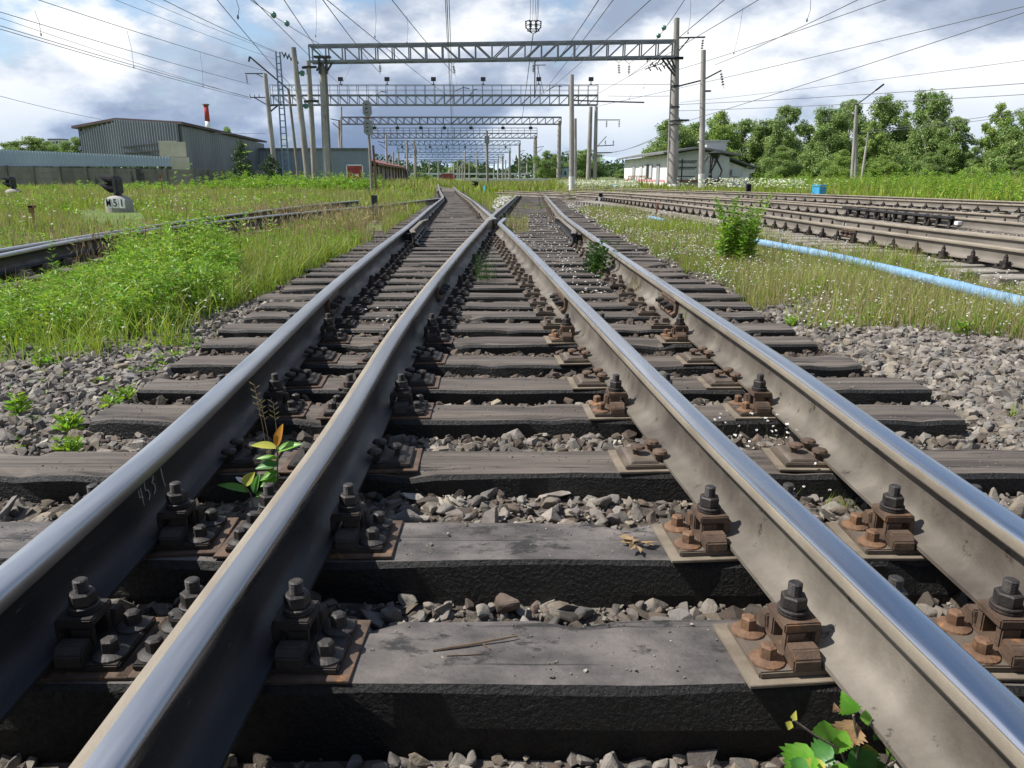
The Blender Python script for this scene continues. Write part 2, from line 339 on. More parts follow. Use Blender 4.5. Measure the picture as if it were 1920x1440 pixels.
# ---------------------------------------------------------------- rail lines (measured in the photograph, built in metres)
HEADZ = 0.205
def drop(x, y):
    """the bed of the middle tracks falls away gently"""
    y = np.asarray(y, float); x = np.asarray(x, float)
    d = np.clip((y - 8) * .0075, 0, .35)
    cx = -.03 * np.clip(y, 0, 60)
    m = np.clip((4.6 + y * .03 - np.abs(x - cx)) / 2.0, 0, 1)
    return d * m * m * (3 - 2 * m)
def trace(px, z=HEADZ):
    P = []
    for a, b in px:
        p = on(a, b, z)
        for _ in range(6): p = on(a, b, z - float(drop(p.x, p.y)))
        P.append((p.y, p.x))
    P.sort(); return P
def line(pts): return pwl([p[0] for p in pts], [p[1] for p in pts])
X1 = line([(0.2, -.905)] + trace([(0, 1084), (311, 822), (627, 530), (771, 419), (801, 393), (832, 369)]) + [(90, -8.6)])
X3 = line([(0.3, .745)] + trace([(1876, 1311), (1333, 809), (1160, 637), (1033, 510), (940, 420), (907, 392), (883, 373)]) + [(90, -6.9)])
X2 = line([(0.2, -.534)] + trace([(187, 1418), (622, 813), (740, 620), (817, 520), (923, 403), (975, 361)]))
X4 = line([(0.2, 1.095)] + trace([(1902, 978), (1672, 820), (1487, 687), (1290, 560), (1140, 463), (1060, 407), (1022, 366)]))
# right yard (near rail, twin rail, third rail, far pair) and left track
XA = line([(5.5, 5.35)] + trace([(1920, 467), (1607, 427), (1440, 403), (1333, 389), (1187, 374), (1023, 360.5)]))
XB = line([(6, 6.95)] + trace([(1920, 445), (1673, 419), (1440, 390), (1300, 376), (1150, 365), (1000, 357)]))
XC = line([(8, 8.35)] + trace([(1920, 418), (1797, 407), (1593, 388), (1440, 377), (1250, 367), (1080, 359)]))
XD = line([(10, 9.9)] + trace([(1920, 404), (1740, 393), (1560, 382), (1400, 371), (1200, 362.5)]))
XE = line([(14, 15.6)] + trace([(1920, 384), (1680, 374), (1440, 364), (1250, 358)]))
XG = line([(14, 17.1)] + trace([(1920, 378), (1680, 369), (1440, 360.5), (1250, 355)]))
XL = line([(4, -4.6)] + trace([(0, 477), (160, 443), (360, 420), (500, 404), (640, 391), (800, 374)]))
XK = line([(4, -5.1)] + trace([(0, 467), (200, 434), (367, 410), (600, 382)]))

def gz(x, y):
    """height of the soil / ballast bed"""
    x = np.asarray(x, float); y = np.asarray(y, float)
    inner = np.interp(y, [0, 1.0, 1.35, 1.5, 1.95, 2.4, 3.2, 5, 8], [-.20, -.19, -.155, -.135, -.10, -.08, -.07, -.055, -.045])
    outer = np.interp(y, [0, 2.0, 2.6, 8], [-.075, -.07, -.055, -.055])
    tl = X1(np.clip(y, .3, 60)) - .75; tr = X4(np.clip(y, .3, 60)) + .9
    d = np.maximum(tl - x, x - tr)
    k = np.clip(d / .35 + .5, 0, 1); z = inner * (1 - k) + outer * k
    side = np.clip((d - .5) / 1.3, 0, 1); z = z - .09 * side
    left = np.clip((-x - 4 - .05 * y) / 6, 0, 1); z = z + left * .12
    right = np.clip((x - 17) / 8, 0, 1); z = z + right * .35
    r2 = np.clip((x - 4.0) / .8, 0, 1) * np.clip((17 - x) / 2, 0, 1); z = z + .05 * r2
    z = z + .012 * np.sin(x * 3.1 + 1.3 * np.sin(y * 1.7)) * np.sin(y * 2.3)
    return z - drop(x, y)

# ---- the ground: one sheet out to the horizon
gx = np.concatenate([-np.geomspace(3000, 12.5, 46), np.arange(-12, 12.01, .12), np.geomspace(12.5, 3000, 46)])
gy = np.concatenate([np.arange(-4, 14, .12), np.arange(14, 60, .6), np.geomspace(61, 4000, 60)])
GX, GY = np.meshgrid(gx, gy); GZ = gz(GX, GY)
GV = np.stack([GX, GY, GZ], -1).reshape(-1, 3); nx, ny = len(gx), len(gy)
ii = (np.arange(ny - 1)[:, None] * nx + np.arange(nx - 1)).ravel()
def ground_mat():
    m = bpy.data.materials.new('ground_mix'); m.use_nodes = True; t = m.node_tree; N = t.nodes.new; L = t.links.new
    b = t.nodes['Principled BSDF']; b.inputs['Roughness'].default_value = .95
    tc = N('ShaderNodeTexCoord'); at_ = N('ShaderNodeAttribute'); at_.attribute_name = 'green'
    def nz(s, d=8, r=.65):
        n = N('ShaderNodeTexNoise'); n.inputs['Scale'].default_value = s; n.inputs['Detail'].default_value = d; n.inputs['Roughness'].default_value = r
        L(tc.outputs['Object'], n.inputs['Vector']); return n.outputs[0]
    def ramp(x, st):
        r = N('ShaderNodeValToRGB'); e = r.color_ramp.elements
        while len(e) < len(st): e.new(.5)
        for k, (p, c) in enumerate(st): e[k].position = p; e[k].color = (*c, 1)
        L(x, r.inputs[0]); return r.outputs[0]
    v = N('ShaderNodeTexVoronoi'); v.inputs['Scale'].default_value = 24; L(tc.outputs['Object'], v.inputs['Vector'])
    vb = N('ShaderNodeSeparateColor'); L(v.outputs['Color'], vb.inputs[0])
    soil = ramp(vb.outputs[0], [(0, (.07, .056, .044)), (.5, (.13, .11, .09)), (1, (.22, .195, .165))])
    soil2 = ramp(nz(3.0), [(.35, (.55, .5, .45)), (.65, (1, 1, 1))])
    mm = N('ShaderNodeMix'); mm.data_type = 'RGBA'; mm.blend_type = 'MULTIPLY'; mm.inputs[0].default_value = .8; L(soil, mm.inputs[6]); L(soil2, mm.inputs[7])
    grs = ramp(nz(.35), [(.3, (.06, .11, .018)), (.5, (.10, .15, .028)), (.7, (.16, .17, .05))])
    f = N('ShaderNodeMath'); f.operation = 'ADD'; L(at_.outputs['Fac'], f.inputs[0])
    n2 = N('ShaderNodeMath'); n2.operation = 'MULTIPLY_ADD'; L(nz(1.4), n2.inputs[0]); n2.inputs[1].default_value = 1.2; n2.inputs[2].default_value = -.6; L(n2.outputs[0], f.inputs[1])
    f2 = ramp(f.outputs[0], [(.42, (0, 0, 0)), (.6, (1, 1, 1))])
    x = N('ShaderNodeMix'); x.data_type = 'RGBA'; L(f2, x.inputs[0]); L(mm.outputs[2], x.inputs[6]); L(grs, x.inputs[7]); L(x.outputs[2], b.inputs['Base Color'])
    bp = N('ShaderNodeBump'); bp.inputs['Distance'].default_value = .02; q = N('ShaderNodeMath'); q.operation = 'ADD'; L(v.outputs['Distance'], q.inputs[0]); L(nz(30), q.inputs[1])
    L(q.outputs[0], bp.inputs['Height']); L(bp.outputs[0], b.inputs['Normal']); MATS['ground_mix'] = m
ground_mat()
go = fast('ground', GV, np.stack([ii, ii + 1, ii + nx + 1, ii + nx], 1), 'ground_mix', smooth=True); tag(go, kind='structure')
def greenness(x, y):
    """0 bare stone .. 1 grown over"""
    x = np.asarray(x, float); y = np.asarray(y, float)
    gl = np.clip((-x - 1.95 - np.clip(4.4 - y, 0, 3) * 1.6 - np.maximum(y - 9, 0) * .02) / .35, 0, 1)
    far = np.clip((y - 48) / 20, 0, 1) * .9
    gr = np.clip((x - 17.3) / 1.0, 0, 1)
    mid = .35 * np.clip((x - 2.0) / .3, 0, 1) * np.clip((4.6 - x) / .4, 0, 1) * np.clip((y - 4.6) / .6, 0, 1)
    tr = (x > X1(np.clip(y, 1, 90)) - .5) & (x < X3(np.clip(y, 1, 90)) + .5) & (y < 90)
    return np.where(tr, 0, np.clip(gl + gr + mid + far, 0, 1))
ga = go.data.attributes.new('green', 'FLOAT', 'POINT'); ga.data.foreach_set('value', greenness(GV[:, 0], GV[:, 1]).astype(np.float32))

# ---- rails
HALF = [(.075, 0), (.075, .010), (.052, .0155), (.034, .023), (.022, .033), (.0145, .046), (.0105, .064), (.009, .085), (.009, .112), (.012, .128), (.018, .136), (.030, .141), (.0355, .143), (.0368, .147), (.0368, .163), (.0358, .171), (.0325, .1768), (.027, .1792), (.013, .1802)]
def sweep(b, f, y0, y1, z0=.025, prof=None, mats=None, off=0.0, dz=lambda y: 0.0, step=None):
    prof = prof or (HALF + [(-u, v) for u, v in reversed(HALF)]); n = len(prof); ys = []; y = y0
    while y < y1 - 1e-4: ys.append(y); y += step or (.25 if y < 15 else .8)
    ys.append(y1); V = []
    for y in ys:
        x = float(f(y)); sl = (float(f(y + .05)) - float(f(y - .05))) / .1; q = math.hypot(1, sl); c, s = 1 / q, -sl / q
        zz = z0 - float(drop(x, y)) + dz(y)
        o = off(y) if callable(off) else off
        for u, v in prof: V.append((x + (u + o) * c, y + (u + o) * s, zz + v))
    o0 = len(b.v); b.v += V
    for i in range(len(ys) - 1):
        for j in range(n):
            k = (j + 1) % n; b.f.append((o0 + i * n + j, o0 + (i + 1) * n + j, o0 + (i + 1) * n + k, o0 + i * n + k))
            b.mi.append(mats[j] if mats else 0); b.sm.append(False)
    b.f.append(tuple(o0 + j for j in range(n))); b.mi.append(mats[0] if mats else 0); b.sm.append(False)
    e = o0 + (len(ys) - 1) * n; b.f.append(tuple(e + j for j in reversed(range(n)))); b.mi.append(mats[0] if mats else 0); b.sm.append(False)
# profile edges: 0..8 right half going up, 9 the middle of the head, 10..18 left half going down, 19 the sole
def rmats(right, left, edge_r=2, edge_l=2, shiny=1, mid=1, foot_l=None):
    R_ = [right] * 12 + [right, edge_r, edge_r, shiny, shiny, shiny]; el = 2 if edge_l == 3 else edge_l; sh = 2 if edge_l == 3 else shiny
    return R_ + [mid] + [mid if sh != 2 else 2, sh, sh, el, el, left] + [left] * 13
MR = ['rail_side', 'rail_head', 'rail_edge', 'rail_bright', 'rail_side_dark', 'yard_side']
def smooth_obj(o, ang=38):
    me = o.data; me.polygons.foreach_set('use_smooth', [True] * len(me.polygons)); me.set_sharp_from_angle(angle=R(ang)); return o
def rail(f, y0, y1, mt, label, group=None, off=0.0, name='rail', step=None, dz=lambda y: 0.0):
    b = MB(); sweep(b, f, y0, y1, mats=mt, off=off, step=step, dz=dz)
    o = smooth_obj(b.build(name, MR)); tag(o, label, 'rail', group); return o
m1 = rmats(4, 0, edge_r=1, edge_l=2, shiny=1)  # right-hand faces darker: grease and the shade there are both in the colour
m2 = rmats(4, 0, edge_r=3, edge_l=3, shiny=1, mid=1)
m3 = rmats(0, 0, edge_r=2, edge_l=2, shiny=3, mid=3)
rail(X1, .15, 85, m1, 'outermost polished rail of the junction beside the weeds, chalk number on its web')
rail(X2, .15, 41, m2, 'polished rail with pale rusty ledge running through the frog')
YF = 14.3
def off3(y): return 0.0 if y < 12.6 else (.10 * (min(y, 13.6) - 12.6)) + (0 if y < 13.6 else (y - 13.6) * .17)
X3n = lambda y: np.where(np.asarray(y) < 13.0, X3(y), X3(13.0) + (np.maximum(X2(y) - X2(13.0), 0)) + .03 * (np.asarray(y) - 13.0))
rail(X3n, .15, 14.7, m3, 'dusty brown rail with bright head ending in the curled wing at the frog')
rail(X3, 14.25, 85, rmats(0, 0), 'worn rail leading away from the frog nose towards the grassy track')
rail(X4, .15, 40, m3, 'dusty brown rail nearest the flowers and blue pipe')
def guard(f, ya, yb, side, label):
    L = yb - ya
    def off(y):
        t = (y - ya) / L; fl = max(0, .16 - t) * .45 + max(0, t - .84) * .45
        return side * (.115 + fl)
    b = MB(); sweep(b, f, ya, yb, mats=rmats(4, 4, 4, 4, 5, 5), off=off, z0=.012, step=.2)
    o = smooth_obj(b.build('guard_rail', MR)); tag(o, label, 'guard rail')
    for k in range(5):
        q = MB(); y = ya + .5 + k * (L - 1) / 4; x = float(f(y))
        q.box((x + side * .06, y, .10 - float(drop(x, y))), (.07, .12, .09)); q.build('spacer_block', 'dark_fastener', o)
guard(X1, 10.6, 14.4, 1, 'short check rail inside the outer rail beside the weeds')
guard(X4, 10.4, 15.5, -1, 'short check rail inside the rail beside the white flowers')
nose = MB()
y0, y1 = 13.15, 14.4; xa = float(X2(y0)) - .02; xb0, xb1 = float(X3(y1)) - .03, float(X2(y1)) - .02
dz_ = float(drop(0, 14))
nose.add([(xa, y0, .2 - dz_), (xa + .015, y0, .2 - dz_), (xb1, y1, .203 - dz_), (xb0, y1, .203 - dz_), (xa, y0, .03 - dz_), (xa + .015, y0, .03 - dz_), (xb1, y1, .03 - dz_), (xb0, y1, .03 - dz_)],
         [(0, 1, 2, 3), (4, 7, 6, 5), (0, 4, 5, 1), (1, 5, 6, 2), (2, 6, 7, 3), (3, 7, 4, 0)])
tag(nose.build('frog_nose', 'rail_edge'), 'pointed steel nose where the two inner rails cross', 'rail crossing')
# fishplates at joints
def joint(f, y, side, label, n=3):
    b = MB(); x = float(f(y)); sl = float(f(y + .1) - f(y - .1)) / .2; L = .42
    e = empty('joint_bar', (x, y, .026 - float(drop(x, y))), -math.atan(sl), label, 'joint bar')
    poly = [(.012, .04), (.05, .03), (.055, .045), (.03, .06), (.028, .11), (.036, .125), (.03, .138), (.011, .128)]
    Mx = Matrix(((1, 0, 0), (0, 0, 1), (0, 1, 0)))
    b.prism([(u * side, v) for u, v in poly], -L / 2, L / 2, Mx); b.build('bar', 'clamp_rust', e, bevel=.002)
    for k in range(n):
        q = MB(); c = (side * .05, -L / 2 + .07 + k * (L - .14) / (n - 1), .085)
        q.lathe([(.024, -.016), (.024, .016)], c, 6, ax=Matrix.Rotation(math.pi / 2 * side, 3, 'Y'))
        q.lathe([(.012, .016), (.012, .035)], c, 10, ax=Matrix.Rotation(math.pi / 2 * side, 3, 'Y'))
        q.build('track_bolt', 'bolt_steel', e)
joint(X3, 5.1, -1, 'rusty bolted joint bar on the inner dusty rail'); joint(X4, 4.95, -1, 'bolted joint bar on the rail beside the leafy ragwort')
joint(X1, 5.0, 1, 'shaded joint bar on the outermost rail'); joint(X2, 5.6, 1, 'shaded joint bar on the polished rail near the grass stalks')

# chalk number 453 on the shaded web of the outer rail
def chalk():
    y = 1.86; b = MB(); x = float(X1(y)) + .0105
    def P(u, v): return (x + .0009 + max(0, v - .098) * .0, y + u, .025 + v)
    st = [[(-.060, .118), (-.058, .095), (-.040, .088)], [(-.048, .120), (-.041, .062)],
          [(-.014, .125), (-.026, .120), (-.024, .100), (-.010, .094), (-.004, .080), (-.012, .066)],
          [(.012, .122), (.022, .127), (.026, .116), (.015, .105), (.027, .096), (.029, .08), (.018, .07)], [(.072, .126), (.077, .09), (.085, .064)]]
    for s_ in st: b.tube([P(u, v) for u, v in s_], .0016, 5)
    tag(b.build('chalk_mark', 'chalk'), 'faint white chalk number 453 on the dark rail web', 'chalk mark')
chalk()

# ---- sleepers and fasteners
def sleeper_mesh(L, wdt=.24, h=.18, seed=0, mats=('sleeper_top', 'tar', 'end_grain'), rough=1.0, seg=None):
    rnd = random.Random(seed); n = seg or max(6, int(L / (.04 if rough > 1.2 else .09))); w2 = wdt / 2
    prof = [(-w2, -h), (-w2, -h * .5), (-w2, -.014), (-w2 + .012, -.001), (-w2 * .45, 0), (0, .001), (w2 * .45, 0), (w2 - .012, -.001), (w2, -.014), (w2, -h * .5), (w2, -h)]
    k = len(prof); V = []; o = Vector((rnd.uniform(0, 99), rnd.uniform(0, 99), rnd.uniform(0, 99)))
    for i in range(n + 1):
        t = i / n; x = -L / 2 + L * t; e = .5 * (.5 - abs(t - .5)) < .02
        for j, (y, z) in enumerate(prof):
            a = noise.noise(Vector((x * 2.2, y * 9, z * 9)) + o) * .006 * rough; c = noise.noise(Vector((x * 9, y * 20, z * 20)) + o) * .003 * rough
            yy = y + (a + c if j in (0, 1, 2, 8, 9, 10) else 0) + a * .8; zz = z + (c + a * .5 if 3 <= j <= 7 else (a if j in (2, 8) else 0))
            if j in (2, 3, 7, 8): q = max(0, noise.noise(Vector((x * 7, y * 3, 4)) + o) - .22) * .05 * rough; zz -= q; yy -= math.copysign(q * .6, y)
            xx = x + (noise.noise(Vector((t * 3, y * 25, z * 25)) + o) * .02 if i in (0, n) else 0)
            V.append((xx, yy, zz))
    b = MB(); Fc = []
    for i in range(n):
        for j in range(k):
            jj = (j + 1) % k; Fc.append((i * k + j, i * k + jj, (i + 1) * k + jj, (i + 1) * k + j))
            b.mi.append(0 if 3 <= j <= 6 else 1); b.sm.append(False)
    b.v = V; b.f = [tuple(reversed(f)) for f in Fc]
    b.f += [tuple(range(k)), tuple(reversed(range(n * k, n * k + k)))]; b.mi += [2, 2]; b.sm += [False, False]
    me = bpy.data.meshes.new('sleeper'); me.from_pydata(b.v, [], b.f)
    for m in mats: me.materials.append(MATS[m])
    me.polygons.foreach_set('material_index', b.mi); me.update(); return me
def hexhead(b, c, r, h, n=6, ang=0.0): b.lathe([(r, 0), (r, h * .8), (r * .8, h)], c, n, ang)
def clamp_mb(s):
    b = MB(); y = .036
    # inverted U over the rib, its nose on the rail foot
    for q in (-1, 1): b.box((s * .112, q * .030, .048), (.040, .020, .052))
    b.box((s * .100, 0, .083), (.074, .082, .020)); b.box((s * .066, 0, .062), (.016, .070, .040))
    return b
def rib_mb(s):
    b = MB(); b.prism([(-.090, .020), (.090, .020), (.088, .044), (.074, .060), (.048, .060), (.041, .029), (-.041, .029), (-.048, .060), (-.074, .060), (-.088, .044)], s * .108 - .028, s * .108 + .028, Matrix(((0, 0, 1), (1, 0, 0), (0, 1, 0)))); return b
def bolt_mb(s):
    b = MB(); c = (s * .104, 0, .0)
    b.lathe([(.029, .0935), (.030, .096), (.030, .099), (.026, .1005), (.030, .102), (.030, .106), (.027, .1075)], c, 18)
    b.lathe([(.0245, .108), (.026, .110), (.026, .131), (.022, .134)], c, 6, .3)
    pr = []; z = .134
    while z < .159: pr += [(.0125, z), (.0142, z + .0016)]; z += .0032
    b.lathe(pr + [(.0105, z + .001)], c, 12)
    return b
def screw_mb(x, y, a=0.0):
    b = MB(); b.lathe([(.034, .022), (.033, .026), (.022, .031), (.017, .032)], (x, y, 0), 20)
    b.lathe([(.0175, .030), (.0165, .054), (.011, .058)], (x, y, 0), 6, a); return b
def spike_mb(x, y, s):
    b = MB(); b.box((x, y, .035), (.018, .018, .03)); b.lathe([(.020, .048), (.026, .052), (.023, .060), (.010, .064)], (x - s * .007, y, 0), 8, .3); return b
FAST = {}
def make_protos():
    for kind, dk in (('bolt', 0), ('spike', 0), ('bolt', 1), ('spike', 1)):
        D = (lambda m: {'steel_plate': 'dark_fastener', 'clamp_rust': 'dark_fastener', 'screw_rust': 'bolt_steel', 'pad': 'clamp_rust'}.get(m, m)) if dk else (lambda m: m)  # dk set for the two left rails: grime plus their shade in the colour
        p = MB(); p.box((0, 0, .0145), (.40, .17, .015))
        pm = p.build('base_plate', D('steel_plate'), bevel=.003).data
        q = MB(); q.box((0, 0, .004), (.45, .205, .007)); pad = q.build('plate_pad', D('pad'), bevel=.001).data
        L = [('plate_pad', pad)]
        for s in (-1, 1):
            if kind == 'bolt':
                L += [('rib', rib_mb(s).build('rib', D('clamp_rust'), bevel=.003).data), ('clamp', clamp_mb(s).build('clamp', D('clamp_rust'), bevel=.003).data),
                      ('clamp_bolt', bolt_mb(s).build('clamp_bolt', 'bolt_steel').data)]
                for yy in (-.048, .048): L.append(('screw', screw_mb(s * .170, yy, random.random()).build('screw', D('screw_rust')).data))
            else:
                r = MB(); r.box((s * .135, 0, .026), (.10, .15, .010), taper=(.8, .95)); L.append(('shoulder', r.build('shoulder', D('steel_plate'), bevel=.002).data))
                for (xx, yy) in ((.088, -.05), (.092, .045), (.150, .0)): L.append(('spike', spike_mb(s * xx, yy, s).build('spike', D('clamp_rust')).data))
        FAST[kind + 'd' * dk] = (pm, L)
        m = MB(); m.box((0, 0, .012), (.40, .17, .02))
        for s in (-1, 1):
            m.box((s * .10, 0, .04), (.04, .08, .04)); m.box((s * .135, 0, .025), (.10, .15, .012))
            m.lathe([(.024, .04), (.018, .10 if kind == 'bolt' else .055)], (s * .104, 0, 0), 6)
            for yy in (-.05, .05): m.lathe([(.03, .02), (.017, .03), (.016, .055)], (s * .165, yy, 0), 6)
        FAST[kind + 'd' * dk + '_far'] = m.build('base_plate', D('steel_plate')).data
    for o in list(COL.objects):
        if o.name.split('.')[0] in ('base_plate', 'plate_pad', 'rib', 'clamp', 'clamp_bolt', 'screw', 'shoulder', 'spike'): bpy.data.objects.remove(o)
make_protos()
FRONT = [.68, 1.20, 1.673, 2.242, 2.794, 3.23, 3.69, 4.17, 4.60, 5.05, 5.47]
while FRONT[-1] < 66: FRONT.append(FRONT[-1] + random.uniform(.44, .52))
KIND = ['bolt', 'bolt', 'bolt', 'spike', 'bolt', 'spike', 'spike', 'bolt', 'spike', 'spike', 'spike']
ORD = ['closest', 'second', 'third', 'fourth', 'fifth', 'sixth', 'seventh', 'eighth', 'ninth', 'tenth', 'eleventh', 'twelfth', 'thirteenth', 'fourteenth', 'fifteenth']
SLEEPERS = []
for i, yf in enumerate(FRONT):
    yc = yf + .12; near = i < 11
    xl = float(X1(yc)) - random.uniform(.52, .68) - (.1 if i > 7 else 0); xr = float(X4(yc)) + random.uniform(.66, .82)
    if i < 11: xl = [-1.7, -1.7, -1.7, -1.78, -1.68, -1.69, -1.74, -1.78, -1.84, -1.84, -1.86][i]; xr = [1.8, 1.8, 1.85, 1.92, 1.80, 1.89, 1.79, 1.75, 1.78, 1.74, 1.77][i]
    spans = [(xl, xr)] if yc < 27 else [(xl, float(X3(yc)) + .6), (float(X2(yc)) - .5, xr)]
    for si, (a, c) in enumerate(spans):
        oily = i in (1, 2, 0)
        me = sleeper_mesh(c - a, .235 if near else random.uniform(.21, .25), .18, i * 7 + si, ('sleeper_oily' if oily else 'sleeper_top', 'tar', 'end_grain'), 1.05 if near else 1.6, None if yc < 6 else 14)
        xm = (a + c) / 2; z = -float(drop(xm, yc)) + (0 if near else random.uniform(-.012, .004))
        o = link('wooden_sleeper', me, None, (xm, yc, z)); rz = random.uniform(-.006, .006) if near else random.uniform(-.014, .014); o.rotation_euler[2] = rz
        if i < 15: lab = (ORD[i - 1] if i else 'nearest') + (' tarred wooden sleeper counted from the camera, under all four rails' if i else ' tarred sleeper, mostly below the picture, under the rail feet')
        else: lab = 'weathered wooden sleeper in the close rows around and beyond the frog'
        tag(o, lab, 'sleeper', 'wooden sleepers of the junction')
        SLEEPERS.append((a, c, yc - .12, yc + .12, z))
        k = KIND[i] if i < len(KIND) else ('bolt' if i % 4 == 0 else 'spike')
        fs = [X1, X2, X3, X4]
        for f in fs:
            x = float(f(yc)); 
            if x < a or x > c: continue
            if abs(float(X2(yc)) - float(X3(yc))) < .34 and f is X3: continue
            ang = -math.atan(float(f(yc + .2) - f(yc - .2)) / .4) - rz
            if i < 8:
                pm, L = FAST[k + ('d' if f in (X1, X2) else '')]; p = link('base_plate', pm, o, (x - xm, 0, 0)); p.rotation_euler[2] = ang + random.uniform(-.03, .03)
                rr = abs(float(X2(yc)) - float(X3(yc)))
                for nm, dm in L: link(nm, dm, p)
            else:
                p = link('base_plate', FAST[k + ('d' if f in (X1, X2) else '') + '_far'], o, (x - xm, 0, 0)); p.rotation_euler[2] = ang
# ---------------------------------------------------------------- right yard: rails on concrete sleepers
mr = rmats(5, 5, 2, 2, 2, 2)
GR = 'rails of the yard tracks on the right'
rail(XA, 5.5, 38, mr, 'near yard rail with black clips, pale dusty web, just past the blue pipe', step=.5)
rail(XB, 6.4, 45, mr, 'yard rail lying in a pair, second behind the blue pipe', step=.5, off=0)
rail(XB, 6.4, 14, mr, 'tapered switch rail hugging the second yard rail', step=.4, off=lambda y: -.085 - max(0, 12 - y) * .025)
rail(XC, 8, 48, mr, 'third yard rail, with the black slanted ribs beside it', step=.5)
rail(XD, 14.6, 52, mr, 'yard rail behind the slanted ribs', step=.5)
rail(XE, 14, 60, mr, 'far yard rail in front of the green bank', step=.8)
rail(XG, 14, 62, mr, 'farthest yard rail, along the foot of the green bank', step=.8)
def clip_far():
    b = MB(); b.box((0, 0, .012), (.36, .16, .02))
    for s in (-1, 1):
        b.box((s * .105, 0, .05), (.06, .10, .06)); b.lathe([(.027, .06), (.027, .10), (.024, .105), (.024, .128), (.013, .13), (.013, .15)], (s * .105, 0, 0), 6)
        for yy in (-.06, .06): b.lathe([(.026, .02), (.02, .05)], (s * .15, yy, 0), 6)
    m = b.build('rail_clip', 'dark_fastener').data; return m
CL = clip_far(); bpy.data.objects.remove(COL.objects['rail_clip'])
def concrete_me(L, seed):
    me = sleeper_mesh(L, .27, .16, seed, ('concrete_sleeper',) * 3, .5, 10); return me
def yard(fa, fb, y0, y1, ext, label, group, step=.52, ends=True):
    y = y0; ms = [concrete_me(float(fb(y0) - fa(y0)) + 2 * ext, s) for s in (1, 2)]
    while y < y1:
        a, c = float(fa(y)), float(fb(y)); xm = (a + c) / 2; sl = (float(fa(y + .3)) - float(fa(y - .3))) / .6
        o = link('concrete_sleeper', random.choice(ms), None, (xm, y, -float(drop(xm, y)) - .006)); o.rotation_euler[2] = -math.atan(sl) * .9
        tag(o, label, 'sleeper', group)
        rot = Matrix.Rotation(o.rotation_euler[2], 2)
        for f in (fa, fb):
            x = float(f(y)); p = link('rail_clip', CL, o, ((x - xm) / math.cos(o.rotation_euler[2]), 0, 0))
        y += step * random.uniform(.97, 1.03)
yard(XA, XB, 5.8, 32, .5, 'pale concrete sleeper under the two yard rails nearest the blue pipe', 'concrete sleepers by the blue pipe')
yard(XC, XD, 14.8, 36, .45, 'concrete sleeper behind the slanted ribs in the second yard track', 'concrete sleepers behind the ribs')
yard(XE, XG, 15, 34, .5, 'concrete sleeper of the far track in front of the green bank', 'concrete sleepers by the bank', step=.6)
# loose clips along third rail
q = empty('rib_panel', (0, 0, 0), 0, 'row of black slanted steel ribs between the yard rails', 'guard panel')
b = MB(); ya, yb = 14.0, 18.6
xs = lambda y: float(XC(y)) + .02
b.bar((xs(ya) - .12, ya, .19), (xs(yb) - .12, yb, .19), .05, .04); b.bar((xs(ya) + .12, ya, .03), (xs(yb) + .12, yb, .03), .05, .04); b.build('frame', 'dark_metal', q)
for k in range(11):
    y = ya + .2 + k * (yb - ya - .4) / 10; r = MB()
    r.prism([(-.14, 0), (.20, 0), (.16, .05), (-.02, .22), (-.10, .22)], -.02, .02, Matrix(((1, 0, 0), (0, 0, 1), (0, 1, 0)))); o = r.build('rib', 'dark_metal', q, (xs(y), y, .0)); 
    o.rotation_euler[2] = .5
for (yy, f, nm) in ((13.9, XC, 'white painted rail end beside the slanted ribs'), (13.6, XB, 'small white mark block on the second yard rail')):
    b = MB(); b.box((0, 0, .1), (.09, .12, (.07) if yy > 13.7 else .05)); tag(b.build('marker_block', 'white_paint', None, (float(f(yy)) - .06, yy, 0), bevel=.01), nm, 'marker')
joint(XA, 11.3, -1, 'rusty joint bar on the near yard rail'); joint(XB, 11.9, -1, 'joint bar on the second yard rail')

# ---------------------------------------------------------------- left track in the weeds
ml = rmats(4, 4, 1, 2, 1, 1)  # black webs: the shade on these rails is put into the steel colour
rail(XL, 4, 34, ml, 'black shaded rail of the overgrown track, in front of its twin', step=.5)
rail(XK, 4, 26, ml, 'second rail of the overgrown track, behind the first', step=.5)
y = 5.0
while y < 24:
    x = float(XL(y)); o = link('wooden_sleeper', sleeper_mesh(2.6, .24, .16, int(y * 10), seg=10), None, (x - .9, y, -.02 - float(drop(x, y))))
    tag(o, 'dark wooden sleeper of the overgrown track, half hidden by weeds', 'sleeper', 'sleepers of the overgrown track')
    o.rotation_euler[2] = -math.atan(float(XL(y + .3) - XL(y - .3)) / .6)
    p = link('base_plate', FAST['spike_far'], o, (.9, 0, 0)); SLEEPERS.append((x - 2.2, x + .4, y - .12, y + .12, 0)); y += .56

# ---------------------------------------------------------------- blue pipe
P = []
for px, py in ((1990, 592), (1920, 571), (1780, 532), (1640, 497), (1540, 477), (1440, 458), (1380, 447)): p = on(px, py, -.01); P.append(p)
P = [Vector((p.x + .008 * math.sin(i * 2.1), p.y, -.015 + .010 * math.sin(i * 1.7))) for i, p in enumerate(P)]
P2 = []
for i in range(len(P) - 1):
    for k in range(6): P2.append(P[i].lerp(P[i + 1], k / 6))
b = MB(); b.smooth = True; b.tube(P2, [.052 + .002 * math.sin(i * 1.3) for i in range(len(P2))], 18)
tag(b.build('blue_pipe', 'blue_pipe'), 'pale blue dusty plastic pipe lying among the white flowers', 'pipe')
b = MB(); b.smooth = True; b.tube([on(1246, 415, -.05), on(1232, 411, -.04), on(1216, 408, -.06)], .05, 12); tag(b.build('blue_pipe', 'blue_pipe'), 'short pale blue pipe end showing by the near yard rail', 'pipe')

